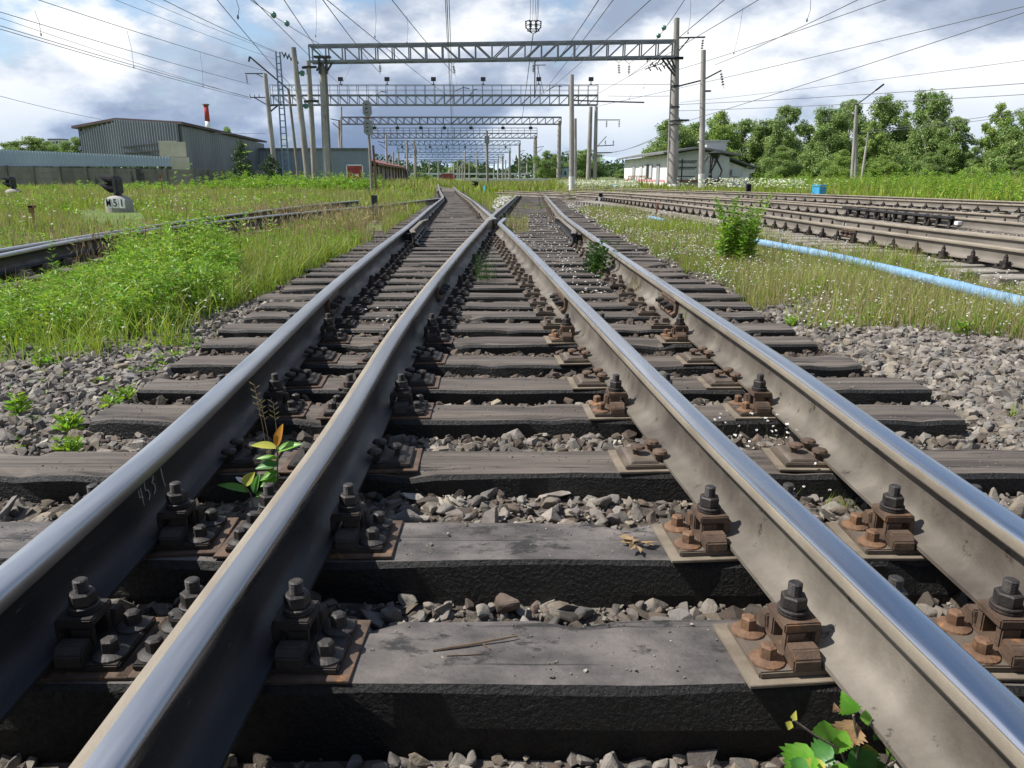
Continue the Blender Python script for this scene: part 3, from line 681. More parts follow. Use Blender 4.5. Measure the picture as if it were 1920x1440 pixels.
# ---------------------------------------------------------------- ballast stones
def rock_protos(n=14):
    out = []
    for k in range(n):
        bm = bmesh.new(); rnd = random.Random(k + 50)
        sc = (rnd.uniform(.8, 1.3), rnd.uniform(.65, 1.0), rnd.uniform(.45, .8))
        for _ in range(13):
            v = Vector((rnd.gauss(0, 1), rnd.gauss(0, 1), rnd.gauss(0, 1))).normalized() * rnd.uniform(.82, 1.08)
            bm.verts.new((v.x * sc[0], v.y * sc[1], v.z * sc[2]))
        r = bmesh.ops.convex_hull(bm, input=bm.verts)
        for v in [v for v in bm.verts if not v.link_faces]: bm.verts.remove(v)
        bmesh.ops.bevel(bm, geom=list(bm.edges), offset=.07, segments=1, affect='EDGES', clamp_overlap=True) if k < 7 else None
        bmesh.ops.triangulate(bm, faces=bm.faces); bm.verts.index_update()
        out.append((np.array([v.co[:] for v in bm.verts]), np.array([[v.index for v in f.verts] for f in bm.faces]))); bm.free()
    return out
RP_HI = rock_protos(14)[:7]; RP_LO = rock_protos(14)[7:]
SA = np.array([(a, c, y0, y1) for a, c, y0, y1, z in SLEEPERS])
def in_sleeper(x, y, pad=0.0):
    m = np.zeros(len(x), bool)
    for a, c, y0, y1 in SA: m |= (x > a - pad) & (x < c + pad) & (y > y0 - pad) & (y < y1 + pad)
    return m
def stones(x, y, r, protos, zoff=0.0):
    z = gz(x, y) + zoff + r * rng.uniform(-.35, .55, len(x)); parts = []; n = len(x)
    which = rng.integers(0, len(protos), n); o = 0
    for k, (PV, PF) in enumerate(protos):
        I = np.where(which == k)[0]
        if not len(I): continue
        q = rng.normal(size=(len(I), 4)); q[:, 1:3] *= .30; q /= np.linalg.norm(q, axis=1)[:, None]; w_, a, b_, c = q.T
        Rm = np.stack([np.stack([1 - 2 * (b_ * b_ + c * c), 2 * (a * b_ - c * w_), 2 * (a * c + b_ * w_)], -1),
                       np.stack([2 * (a * b_ + c * w_), 1 - 2 * (a * a + c * c), 2 * (b_ * c - a * w_)], -1),
                       np.stack([2 * (a * c - b_ * w_), 2 * (b_ * c + a * w_), 1 - 2 * (a * a + b_ * b_)], -1)], 1)
        V = np.einsum('nij,mj->nmi', Rm, PV) * r[I][:, None, None] + np.stack([x[I], y[I], z[I]], -1)[:, None, :]
        parts.append((V.reshape(-1, 3), (np.arange(len(I))[:, None, None] * len(PV) + PF).reshape(-1, 3)))
    return cat2(parts)
def scatter(n, x0, x1, y0, y1, pad=.004, vis=True):
    x = rng.uniform(x0, x1, n); y = rng.uniform(y0, y1, n)
    m = ~in_sleeper(x, y, pad)
    if vis: m &= np.abs(x) < .82 * y + .9
    return x[m], y[m]
parts = []
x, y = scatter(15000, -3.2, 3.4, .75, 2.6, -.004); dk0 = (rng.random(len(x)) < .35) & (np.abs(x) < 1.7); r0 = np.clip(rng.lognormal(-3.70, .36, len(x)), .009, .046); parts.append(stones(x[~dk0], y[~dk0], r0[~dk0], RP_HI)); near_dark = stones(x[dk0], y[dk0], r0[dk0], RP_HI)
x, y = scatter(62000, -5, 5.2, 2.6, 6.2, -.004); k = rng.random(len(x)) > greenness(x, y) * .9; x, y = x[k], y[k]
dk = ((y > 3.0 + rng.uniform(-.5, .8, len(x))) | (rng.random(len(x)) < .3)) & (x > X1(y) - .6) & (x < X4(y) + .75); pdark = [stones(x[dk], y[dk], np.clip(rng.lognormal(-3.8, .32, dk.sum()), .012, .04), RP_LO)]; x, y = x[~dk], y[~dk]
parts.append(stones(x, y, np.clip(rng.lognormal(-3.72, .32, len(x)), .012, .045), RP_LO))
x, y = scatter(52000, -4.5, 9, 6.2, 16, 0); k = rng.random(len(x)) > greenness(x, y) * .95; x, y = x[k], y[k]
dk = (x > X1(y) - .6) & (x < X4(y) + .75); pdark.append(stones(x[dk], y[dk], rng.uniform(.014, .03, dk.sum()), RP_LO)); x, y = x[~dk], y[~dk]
parts.append(stones(x, y, rng.uniform(.016, .034, len(x)), RP_LO))
x, y = scatter(26000, -9.5, 16, 10, 30, 0); k = (rng.random(len(x)) > greenness(x, y)); x, y = x[k], y[k]
parts.append(stones(x, y, rng.uniform(.02, .04, len(x)), RP_LO))
x, y = scatter(26000, -3.2, 3.6, .75, 4.4, -.002); parts.append(stones(x, y, rng.uniform(.004, .011, len(x)), RP_LO, .006))
# bits of stone that strayed onto the sleepers
x = rng.uniform(-1.6, 1.8, 9000); y = np.concatenate([rng.uniform(1.2, 9, 3000), rng.uniform(1.2, 3.6, 6000)]); m = in_sleeper(x, y, -.03); x, y = x[m], y[m]
r = rng.uniform(.0010, .0036, len(x)) ; big = rng.random(len(x)) < .03; r[big] *= 3.0
V, Fc = stones(x, y, r, RP_LO); 
off_ = (-drop(x, y) + r * .4) - gz(x, y)
parts_top = []
def stones_at(x, y, z, r, protos):
    zz = z - gz(x, y); V, Fc = cat2([stones(x[i:i + 1], y[i:i + 1], r[i:i + 1], protos, zz[i]) for i in range(len(x))]); return V, Fc
parts.append(stones_at(x, y, -drop(x, y) + r * .3, r, RP_LO))
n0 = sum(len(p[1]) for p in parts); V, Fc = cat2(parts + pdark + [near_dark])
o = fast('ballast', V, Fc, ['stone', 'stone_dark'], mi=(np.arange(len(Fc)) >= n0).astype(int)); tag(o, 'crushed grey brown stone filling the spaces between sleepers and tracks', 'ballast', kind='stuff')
# dead stick and withered leaf on the two nearest sleepers
b = MB(); b.tube([(-.16, 1.31, .006), (-.09, 1.325, .008), (-.02, 1.345, .009), (.012, 1.357, .008)], [.0022, .003, .0026, .0015], 5); b.tube([(-.06, 1.33, .008), (-.045, 1.315, .006)], .0012, 4)
b.tube([(-.13, 1.295, .004), (-.06, 1.30, .004)], .0014, 4)
tag(b.build('stick', 'dry_stick'), 'thin dead stick lying on the nearest oily sleeper', 'stick')
b = MB(); c = on(1188, 1022, .01)
for k in range(9):
    a = k * 2.4; d = Vector((math.cos(a), math.sin(a) * .8, 0)); s_ = d.cross(Vector((0, 0, 1))); l = .03 + .012 * (k % 3); p = c + Vector((random.uniform(-.02, .02), random.uniform(-.02, .02), random.uniform(0, .012)))
    b.add([p, p + d * l * .5 + s_ * .012 + Vector((0, 0, .008)), p + d * l, p + d * l * .5 - s_ * .012 + Vector((0, 0, .002))], [(0, 1, 2, 3)])
tag(b.build('dead_leaf', 'straw_leaf'), 'crumpled straw coloured dead leaf on the second sleeper', 'dead leaf')
# ---------------------------------------------------------------- ground cover (nobody could count it)
def keep_view(x, y, m=1.2): return np.abs(x) < .74 * y + m
def near_rail(x, y, w):
    k = np.zeros(len(x), bool)
    for f in (X1, X2, X3, X4, XL, XK): k |= np.abs(x - f(y)) < w
    k |= (x > X1(y) - .35) & (x < X3(y) + .35) & (y > 19) & (y < 90)
    k |= (np.abs(x / y + .523) < .042) & (y > 14.5) & (y < 21.6)
    k |= (np.abs(x / y + .181) < .012) & (y > 12) & (y < 18.8)
    return k
def fbm(x, y, s, o=0.0):
    return .5 + .25 * np.sin(x * s + 1.7 * np.sin(y * s * .7 + o) + o) + .25 * np.sin(y * s * 1.31 + 1.3 * np.sin(x * s * .9 - o) + 2 * o)
def pos(x, y): return np.stack([x, y, gz(x, y) - .01], -1)
# grass of the left field
parts = []; parts_dry = []; parts_rust = []
def field(n, x0, x1, y0, y1, hmin, hmax, w, cond, dry=.25, lean=.35):
    x = rng.uniform(x0, x1, n); y = rng.uniform(y0, y1, n); m = keep_view(x, y) & cond(x, y) & (~near_rail(x, y, .07) if hmax > .11 else True); x, y = x[m], y[m]
    h = rng.uniform(hmin, hmax, len(x)) * (.6 + .8 * fbm(x, y, 1.1, 3)); V = blades(pos(x, y), h, np.full(len(x), w) * rng.uniform(.7, 1.3, len(x)), h * lean * rng.uniform(.1, 1.4, len(x)))
    d = rng.random(len(x)) < dry * (.3 + 1.4 * fbm(x, y, .7, 1)); 
    A = blades(pos(x[~d], y[~d]), h[~d], np.full((~d).sum(), w) * rng.uniform(.7, 1.3, (~d).sum()), h[~d] * lean * rng.uniform(.1, 1.4, (~d).sum()))
    B = blades(pos(x[d], y[d]), h[d] * 1.25, np.full(d.sum(), w * .55), h[d] * lean * .6 * rng.uniform(.1, 1.4, d.sum()))
    parts.append(A); parts_dry.append(B)
L_ = lambda x, y: (greenness(x, y) > .45) & (x < 0)
beyond = lambda x, y: L_(x, y) & ~((x > XK(y) - 2.2) & (x < XL(y) + .3) & (y < 16) & (rng.random(len(x)) < .7))
field(22000, -9, -1.9, 4.0, 9, .08, .24, .007, beyond, .15, .9)
field(16000, -4, -1.9, 4.6, 10, .10, .27, .008, lambda x, y: beyond(x, y) & (x / y > -.39), .22, .7)
field(60000, -14, -1.5, 8, 20, .12, .32, .014, beyond, .38)
field(60000, -34, 0, 18, 45, .14, .34, .030, L_, .40)
field(34000, -75, 0, 42, 100, .20, .42, .06, lambda x, y: (x < -4 - (y - 40) * .03), .35)
# between and beside the middle tracks
field(9000, -3.2, 3, 24, 60, .08, .28, .03, lambda x, y: (x > X3(y) + .3) & (x < X2(y) - .25), .25)
field(5000, -.6, 1.2, 13.5, 19, .06, .20, .012, lambda x, y: (x > X2(y) + .15) & (x < X2(y) + .75) & (fbm(x, y, 1.8, .4) > .35), .5)
field(1800, -2.6, 1.4, 20, 34, .06, .16, .02, lambda x, y: (fbm(x, y, 1.1, .4) > .6), .3)
# right side strip between junction and yard
strip = lambda x, y: (x > X4(y) + .72 + .25 * fbm(x, y, 2.4)) & (x < XA(y) - .55) & (y > 4.55 + .5 * fbm(x, y, 3.0, 2))
field(34000, 1.6, 4.8, 4.4, 9, .05, .20, .006, lambda x, y: strip(x, y) & (fbm(x, y, 2.2, 1) > .16), .38, .5)
field(44000, 1.4, 4.8, 8, 26, .07, .24, .010, lambda x, y: strip(x, y) & (fbm(x, y, 1.6, 1) > .2), .42)
field(15000, -14, 12, 58, 140, .3, .7, .12, lambda x, y: x == x, .3)
field(5200, 3.2, 4.3, 5.2, 14, .05, .15, .006, lambda x, y: np.abs(x - 3.75 + (y - 5.6) * .05) < .22, .35, .5)
field(900, -15, -7, 15, 22, .04, .10, .012, lambda x, y: np.abs(x / y + .523) < .05, .2)
field(4200, 4.4, 16, 8, 34, .05, .2, .014, lambda x, y: (fbm(x, y, 1.3, 5) > .66) & (x > XD(y) + .4), .3)
field(40000, 15.8, 48, 17, 75, .25, .7, .045, lambda x, y: (x > XG(y) + 1.2) & ((x / y > .31) | (y < 30)), .12)
field(14000, 8, 26, 34, 66, .1, .28, .03, lambda x, y: (x / y < .33) & (x / y > .14), .2)
field(9000, 3, 18, 40, 75, .15, .45, .05, lambda x, y: x > 2, .2)
V, Fc = cat2(parts); tag(fast('grass', V, Fc, 'blade'), 'green and yellow grass growing over the field and between the tracks', 'grass', kind='stuff')
V, Fc = cat2(parts_dry); tag(fast('dry_grass', V, Fc, 'dry_grass'), 'straw coloured dry grass stalks mixed into the green grass', 'dry grass', kind='stuff')

# broad leaved weeds: stems carrying lobed leaves
def weed(P, h, nl, L, W, lean=.12, droop=.1, up=.35):
    """P (n,3) plants of height h: returns leaves and stems arrays"""
    n = len(P); k = nl; t = np.sort(rng.uniform(.12, 1, (n, k)), 1); az = rng.uniform(0, 2 * np.pi, n); ld = np.stack([np.cos(az), np.sin(az), np.zeros(n)], -1)
    h = h[:, None]; base = P[:, None, :] + np.stack([np.zeros((n, k)), np.zeros((n, k)), t * h], -1) + ld[:, None, :] * (t ** 2 * h * lean)[..., None]
    a = (np.arange(k) * 2.399)[None, :] + rng.uniform(0, 6.3, (n, 1)); d = np.stack([np.cos(a), np.sin(a), np.full((n, k), up) + rng.uniform(-.4, .5, (n, k))], -1)
    sz = (1.15 - .6 * t) * rng.uniform(.7, 1.25, (n, k)); out = []
    for da, s_ in ((0, 1), (.55, .72), (-.55, .72)):
        c, s = math.cos(da), math.sin(da); dd = d.copy(); dd[..., 0], dd[..., 1] = d[..., 0] * c - d[..., 1] * s, d[..., 0] * s + d[..., 1] * c
        out.append(leaves(base.reshape(-1, 3) + (0 if da == 0 else 1) * (d.reshape(-1, 3) * (sz * L * .25).reshape(-1, 1)), (sz * L * s_).ravel(), (sz * W * s_).ravel(), dirv=dd.reshape(-1, 3)))
    st = blades(P, h[:, 0] * 1.02, np.full(n, .006), h[:, 0] * lean, az)
    return cat2(out), st
def patch(n, x0, x1, y0, y1, cond, hr, nl, L, W, lmat='weed_leaf'):
    x = rng.uniform(x0, x1, n); y = rng.uniform(y0, y1, n); m = keep_view(x, y) & cond(x, y) & ~near_rail(x, y, .08); x, y = x[m], y[m]
    h = rng.uniform(*hr, len(x)) * (.55 + .7 * fbm(x, y, 1.6, 2)); h = np.where((x / y < -.52) & (y < 10), h * .55, h); return weed(pos(x, y), h, nl, L, W)
WL, WS = [], []
def dens(x, y): return rng.random(len(x)) < np.clip(1.15 - .0 * x, 0, 1)
mug = lambda x, y: (x < -2.2 - .25 * fbm(x, y, 3)) & (x > XL(y) + .15 - (y > 6) * 0) & (y > 4.25 + .5 * fbm(x, y, 2.5)) & (y < 8.6 + x * .0) & (fbm(x, y, .9, .6) > .22)
for a in [(1150, -4.5, -2.1, 4.3, 8.4, lambda x, y: mug(x, y) & (x > XL(y) + .75) & (x / y < -.345 - .06 * fbm(x, y, 2.2, 3)), (.30, .64), 26, .09, .018), (700, -5.6, -3.6, 4.3, 8.4, lambda x, y: mug(x, y) & (x < XL(y) + .8), (.16, .34), 16, .07, .018), (26, -4.2, -2.5, 5, 8, mug, (.75, 1.1), 34, .09, .02), (300, -4.6, -2.4, 8, 12, lambda x, y: fbm(x, y, 1.2, 4) > .55, (.2, .4), 14, .08, .022),
          (260, -9, -5.6, 7, 13, lambda x, y: fbm(x, y, 1.0, 4) > .5, (.15, .35), 12, .09, .03),
          (330, -16, -6, 13, 26, lambda x, y: fbm(x, y, .6, 4) > .55, (.3, .6), 14, .14, .05),
          (300, -36, -20, 46, 58, lambda x, y: fbm(x, y, .5, 1) > .5, (.3, .7), 14, .25, .09), (700, -21, -10, 50, 62, lambda x, y: x < 99, (.35, 1.15), 22, .26, .08),
          (2600, 16.5, 60, 20, 66, lambda x, y: (x > XG(y) + 1.5) & (x / y > .31) & (fbm(x, y, .35, 1) > .25), (.4, 1.25), 18, .22, .07),
          (260, 1.9, 4.4, 4.8, 12, lambda x, y: strip(x, y), (.05, .16), 9, .05, .014), (60, -3.1, -1.8, 2.4, 4.6, lambda x, y: y > 0, (.03, .07), 7, .055, .018)]:
    lv, st = patch(*a); WL.append(lv); WS.append(st)
V, Fc = cat2(WL); tag(fast('weeds', V, Fc, 'weed_leaf'), 'dense bright green mugwort and other leafy weeds', 'weeds', kind='stuff')
V, Fc = cat2(WS); tag(fast('weed_stems', V, Fc, 'stem'), 'thin green stalks standing inside the leafy weeds', 'stalks', kind='stuff')

n = 5500; x = rng.uniform(-6, -1.6, n); y = rng.uniform(8.5, 22, n); m = (fbm(x, y, .8, 7) > .42) & (greenness(x, y) > .4); x, y = x[m], y[m]; h = rng.uniform(.25, .5, len(x)); P_0 = pos(x, y)
A = blades(P_0, h, np.full(len(x), .006), h * .25); az = rng.uniform(0, 6.28, len(x)); T_ = P_0 + np.stack([np.cos(az) * .03, np.sin(az) * .03, h * .85], -1); B = leaves(T_, .09, .016, dirv=rng.normal(size=(len(x), 3)) * .4 + [0, 0, 1]); B = (B[0], np.concatenate([B[1][:, [0, 1, 2]], B[1][:, [0, 2, 3]]]))
V, Fc = cat2([A, B]); tag(fast('seed_grass', V, Fc, 'rust_grass'), 'reddish brown seeding grass in the middle of the left field', 'dry grass', kind='stuff')
# small white flowers on wiry stems
def flowers(n, x0, x1, y0, y1, cond, r, hr, k=3):
    x = rng.uniform(x0, x1, n); y = rng.uniform(y0, y1, n); m = keep_view(x, y) & cond(x, y) & ~((np.abs(x / y + .523) < .042) & (y > 8) & (y < 21.6)); x, y = x[m], y[m]; n = len(x)
    P = pos(x, y); h = rng.uniform(*hr, n); ln = h * rng.uniform(.1, .6, n); az = rng.uniform(0, 6.28, n)
    st = blades(P, h, np.full(n, r * .28), ln, az); top = P + np.stack([np.cos(az) * ln, np.sin(az) * ln, h], -1)
    T = np.repeat(top, k, 0); a = rng.uniform(0, 6.28, len(T)); d = np.stack([np.cos(a), np.sin(a), rng.uniform(-.1, .7, len(T))], -1)
    return leaves(T - d * r * .5, r * 2.0, r * 1.5, dirv=d), st
FS, FT = [], []
clump = lambda x, y: rng.random(len(x)) < np.clip((fbm(x, y, 2.6, 1.5) * .6 + fbm(x, y, 6.1, .3) * .4 - .36) * 4, .06, 1)
for a in [(2300, 1.7, 4.7, 4.5, 8, lambda x, y: (x > X4(y) + .75) & (x < XA(y) - .25) & (y > 4.7) & clump(x, y), .0075, (.05, .19)),
          (2600, 1.5, 4.8, 8, 15, lambda x, y: (x > X4(y) + .6) & (x < XA(y) - .2) & clump(x, y), .010, (.05, .18)),
          (1700, 1.2, 4.8, 15, 30, lambda x, y: (x > X4(y) + .6) & (x < XA(y) - .2), .017, (.05, .18)),
          (260, .3, 1.3, 6, 11, lambda x, y: (x > X3(y) + .3) & (x < X4(y) - .1), .009, (.02, .12)), (260, .0, 1.4, 10, 20, lambda x, y: (x > X2(y) + .3) & (x < X4(y) - .1), .012, (.03, .13)),
          (200, .15, 1.0, 6, 9, lambda x, y: (x > X3(y) + .25) & (x < X4(y) - .1), .008, (.02, .07)),
          (60, .75, 1.05, 2.2, 2.9, lambda x, y: x > 0, .006, (.03, .14)), (35, -1.25, -.75, 4.6, 5.6, lambda x, y: (x > X1(y) + .15) & (x < X2(y) - .15), .008, (.02, .09)),
          (1500, -.6, 1.6, 22, 38, lambda x, y: (x > X3(y) + .4) & (x < X2(y) - .2), .03, (.1, .3)),
          (500, -14, -3, 12, 28, lambda x, y: (x < XK(y) - .4) & (fbm(x, y, .8, 2) > .5), .022, (.2, .42)), (120, -3.6, -2.0, 4.3, 6, lambda x, y: x < -1.9, .008, (.04, .2)),
          (900, 5, 16, 8, 26, lambda x, y: (fbm(x, y, 1.2, 5) > .5), .012, (.02, .12))]:
    fl, st = flowers(*a); FS.append(fl); FT.append(st)
V, Fc = cat2(FS); tag(fast('white_flowers', V, Fc, 'petal'), 'tiny white flower heads scattered beside the blue pipe and tracks', 'flowers', kind='stuff')
V, Fc = cat2(FT); tag(fast('flower_stalks', V, Fc, 'stem'), 'wiry brownish stalks carrying the tiny white flowers', 'stalks', kind='stuff')
fl, st = flowers(1600, 4, 10.5, 50, 72, lambda x, y: (x > 4) & (x / y < .162), .055, (.3, .7), 4); fl2, st2 = flowers(700, 12, 19, 42, 56, lambda x, y: fbm(x, y, .9, 2) > .45, .06, (.4, .9), 4)
V, Fc = cat2([fl, fl2]); tag(fast('cow_parsley', V, Fc, 'umbel'), 'pale creamy umbels in front of and around the white house', 'cow parsley', kind='stuff')

# ---------------------------------------------------------------- single plants
def plant(name, P, n, h, nl, L, W, leaf, label, spread=.1, lean=.2, stem=True, cat='weed', up=.35):
    x = P[0] + rng.normal(0, spread, n); y = P[1] + rng.normal(0, spread, n); z = gz(x, y) if P[2] is None else np.full(n, P[2])
    lv, st = weed(np.stack([x, y, z], -1), rng.uniform(h * .55, h, n), nl, L, W, lean=lean, up=up)
    e = empty(name, (P[0], P[1], float(np.mean(z))), 0, label, cat)
    o = fast('leaves', lv[0] - np.array(e.location), lv[1], leaf, e)
    if stem: fast('stems', st[0] - np.array(e.location), st[1], 'stem', e)
    return e
def gp(px, py, z=-.06): p = on(px, py, z); return (p.x, p.y, None)
plant('mugwort_bush', gp(1378, 498), 42, .84, 44, .085, .026, 'weed_leaf', 'tall bright green bush standing beside the blue pipe', .10, .24, cat='bush')
plant('ragwort', gp(1118, 523), 18, .42, 34, .06, .03, 'dark_leaf', 'dark green leafy plant against the inner side of the rail', .07, .25, cat='plant')
for (px, py, h, lab) in ((52, 780, .13, 'low leafy weed at the left edge of the gravel'), (132, 808, .10, 'star shaped weed in the gravel near the sleeper ends'), (135, 850, .10, 'narrow leaved weed beside the split sleeper end'),
                         (228, 762, .10, 'small weed tucked against a sleeper end'), (85, 690, .12, 'broad grey green weed at the edge of the tall weeds'), (335, 615, .15, 'silvery weed at the gravel edge by the sleeper ends'),
                         (1800, 625, .14, 'bright dock plant at the gravel edge in the flowers'), (1485, 612, .08, 'low green tuft beside a sleeper end'), (1525, 560, .2, 'feathery weed standing among the white flowers')):
    plant('small_weed', gp(px, py), 3, h, 12, .06, .018, 'weed_leaf', lab, .02, .3, up=.6)
def tuft(P, n, h, w, label, m='blade', spread=.02, lean=.25):
    x = P[0] + rng.normal(0, spread, n); y = P[1] + rng.normal(0, spread, n); hh = rng.uniform(.4, 1, n) * h; z = gz(x, y) if P[2] is None else np.full(n, P[2])
    V, Fc = blades(np.stack([x, y, z], -1), hh, np.full(n, w), hh * lean * rng.uniform(.1, 1.5, n)); o = fast('grass_tuft', V - np.array([P[0], P[1], 0]), Fc, m); o.location = (P[0], P[1], 0); tag(o, label, 'grass tuft')
tuft(gp(908, 536), 75, .40, .004, 'tall feathery grass tuft between the inner rails', 'dark_leaf', spread=.06)
tuft(gp(1190, 567), 50, .26, .006, 'brownish grass tuft against the rail beside the ragwort', 'dry_grass', .03)
tuft(gp(1286, 640), 12, .30, .004, 'thin grass stalks rising by the rail clamps', spread=.01)
tuft(gp(1572, 940), 60, .07, .002, 'small green tuft among stones by the rail foot', spread=.02)
tuft(gp(325, 650, -.05), 70, .28, .006, 'arching bright grass tuft at the front of the weeds', spread=.07, lean=.6)
tuft(gp(160, 665, -.05), 90, .34, .006, 'long leaning grass at the left front of the weeds', spread=.12, lean=.5)
tuft(gp(1900, 780, -.05), 14, .10, .003, 'single grass sprout in the gravel at the right edge', spread=.01)

# a leaf blade with a toothed, folded outline
def big_leaf(b, p, d, up, L, W, teeth=5, fold=.25, curl=.15):
    d = Vector(d).normalized(); up = Vector(up); up = (up - d * up.dot(d)).normalized(); s = d.cross(up); n = 16 if teeth else 9; Lp, Rp, Mp = [], [], []
    for i in range(n + 1):
        t = i / n; wv = W * (math.sin(math.pi * min(1, t * .92 + .06)) ** .8 * (1 - .35 * t) if not teeth else (min(1, t / .28) ** .6 * (1 - max(0, t - .28) / .72) ** .85 * (1.22 if i % 2 else .92) + .02)); c = p + d * L * t - up * L * curl * t * t
        Mp.append(c); Lp.append(c + s * wv * .5 + up * wv * fold); Rp.append(c - s * wv * .5 + up * wv * fold)
    V = Mp + Lp + Rp; k = n + 1
    b.add(V, [(i, i + 1, k + i + 1, k + i) for i in range(n)] + [(i + 1, i, 2 * k + i, 2 * k + i + 1) for i in range(n)])
def seedling(base, spec, stems, label):
    e = empty('seedling', base, 0, label, 'seedling'); bb = Vector(base); st = MB(); st.smooth = True
    for s_ in stems: st.tube([Vector(q) - bb for q in s_], .0022, 6)
    st.build('stem', 'bark', e)
    for (p, d, up, L, W, m, tt) in spec:
        if not tt: L, W = L * 1.15, W * 1.15
        b = MB(); b.smooth = True; big_leaf(b, Vector(p) - bb, d, up, L, W, tt); b.build('leaf', m, e)
p0 = on(518, 952, -.10); p1 = at(516, 845, p0.y + .01); p2 = at(517, 838, p0.y)
J = lambda px, py, dy=0.0: at(px, py, p0.y + dy)
seedling(p0, [(J(519, 836), (.3, .1, 1.2), (-.3, -1, .1), .062, .030, 'seed_orange', 0), (J(518, 840), (-1, -.1, .25), (0, -.5, 1), .068, .032, 'seed_yellow', 0),
              (J(521, 846), (1, -.1, .45), (-.3, -.6, 1), .070, .036, 'seed_green', 0), (J(520, 860), (-1, 0, .1), (0, -.5, 1), .058, .022, 'seed_green', 0),
              (J(522, 872), (-1, -.2, .0), (0, -.6, 1), .062, .036, 'seed_green_dark', 0), (J(522, 886), (-1, -.2, -.3), (0, -.6, 1), .055, .032, 'seed_green', 0), (J(521, 897), (-.8, -.4, -.2), (0, -.6, 1), .05, .032, 'seed_green', 0)],
         [[p0, J(523, 920), J(520, 880), J(521, 855), J(518, 838)]], 'young sapling with one orange leaf growing between the rails')
q0 = on(478, 962, -.09); K = lambda px, py: at(px, py, q0.y)
seedling(q0, [(K(466, 922), (-1, 0, .35), (0, -.5, 1), .085, .030, 'seed_green', 0), (K(458, 910), (.6, .1, .8), (-.3, -1, .1), .045, .034, 'seed_yellow', 0), (K(456, 905), (-.5, 0, .5), (0, -.5, 1), .025, .016, 'petal', 0),
              (K(478, 925), (.2, .1, 1), (-.6, -1, .1), .055, .034, 'seed_green_dark', 0), (K(480, 930), (.9, -.2, .3), (0, -.5, 1), .03, .022, 'seed_green', 0)], [[q0, K(470, 925), K(458, 912)]], 'low sapling with a yellow leaf beside the polished rail')
b = MB(); sp = [(505, 880, 477, 722), (512, 880, 488, 750), (523, 870, 512, 755)]
for ax_, ay_, bx_, by_ in sp:
    A, B = J(ax_, ay_, .01), J(bx_, by_, .04); b.tube([A, A.lerp(B, .5) + Vector((.003, 0, 0)), B], .0009, 4)
    for k in range(8):
        t = .72 + .28 * k / 7; c = A.lerp(B, t); s_ = -1 if k % 2 else 1; b.tube([c, c + Vector((s_ * .010, 0, .006))], [.0008, .0018], 4); b.tube([c + Vector((s_ * .010, 0, .006)), c + Vector((s_ * .016, 0, .011))], [.0018, .0005], 4)
tag(b.build('grass_stalks', 'dry_grass'), 'three dry seeding grass stalks in front of the shaded rail', 'grass stalks')
# birch sapling in the bottom corner
r0 = on(1600, 1500, -.16); Y0 = at(1580, 1400, 1.06)
e = []; H = lambda px, py, y=1.07: at(px, py, y)
spec = []
LV = [(1512, 1395, 95, 70, 'seed_green', (-.4, -.3, -.9)), (1545, 1350, 70, 45, 'seed_green', (.25, 0, -1)), (1600, 1350, 75, 60, 'dead_leaf', (-.2, -.1, -1)), (1585, 1370, 62, 40, 'seed_green', (-.3, -.1, -1)),
      (1600, 1400, 90, 66, 'seed_green_dark', (.5, -.2, -.8)), (1560, 1400, 80, 50, 'seed_green_dark', (-.8, -.2, -.4)), (1598, 1338, 50, 40, 'seed_green', (-.4, .2, .8)), (1640, 1360, 60, 36, 'seed_green_dark', (.6, .1, -.7)),
      (1660, 1400, 60, 42, 'seed_green', (.8, -.1, -.4)), (1540, 1425, 60, 42, 'seed_yellow', (-.5, -.3, -.6)), (1625, 1395, 50, 36, 'seed_yellow', (.2, -.2, -1)), (1575, 1430, 60, 50, 'seed_green', (0, -.4, -.7)),
      (1640, 1425, 60, 46, 'seed_green_dark', (.3, -.3, -.7)), (1505, 1420, 50, 36, 'seed_green_dark', (-.3, -.3, -.9)), (1483, 1352, 26, 15, 'seed_yellow', (-.2, 0, -1)), (1488, 1350, 22, 12, 'seed_yellow', (.1, 0, 1)), (1570, 1335, 22, 15, 'dead_leaf', (-.3, 0, .7)),
      (1690, 1430, 40, 26, 'seed_green', (.8, -.2, -.3)), (1612, 1345, 40, 26, 'seed_green', (.7, .2, -.2))]
for (px, py, L, W, m, d) in LV:
    k = 1.12 / F; y = 1.07 + random.uniform(-.03, .03); spec.append((H(px, py, y), d, (-.5, -.8, .7), L * k, W * k * 1.1, m, 5))
seedling(H(1600, 1470, 1.08), spec, [[H(1600, 1470, 1.08), H(1575, 1405), H(1530, 1380), H(1487, 1350)], [H(1600, 1470, 1.08), H(1610, 1400), H(1600, 1340)], [H(1650, 1470, 1.08), H(1668, 1420), H(1676, 1378)], [H(1660, 1440, 1.06), H(1700, 1410, 1.05), H(1720, 1435, 1.05)]],
         'birch sapling with toothed leaves under the near rail, bottom corner')
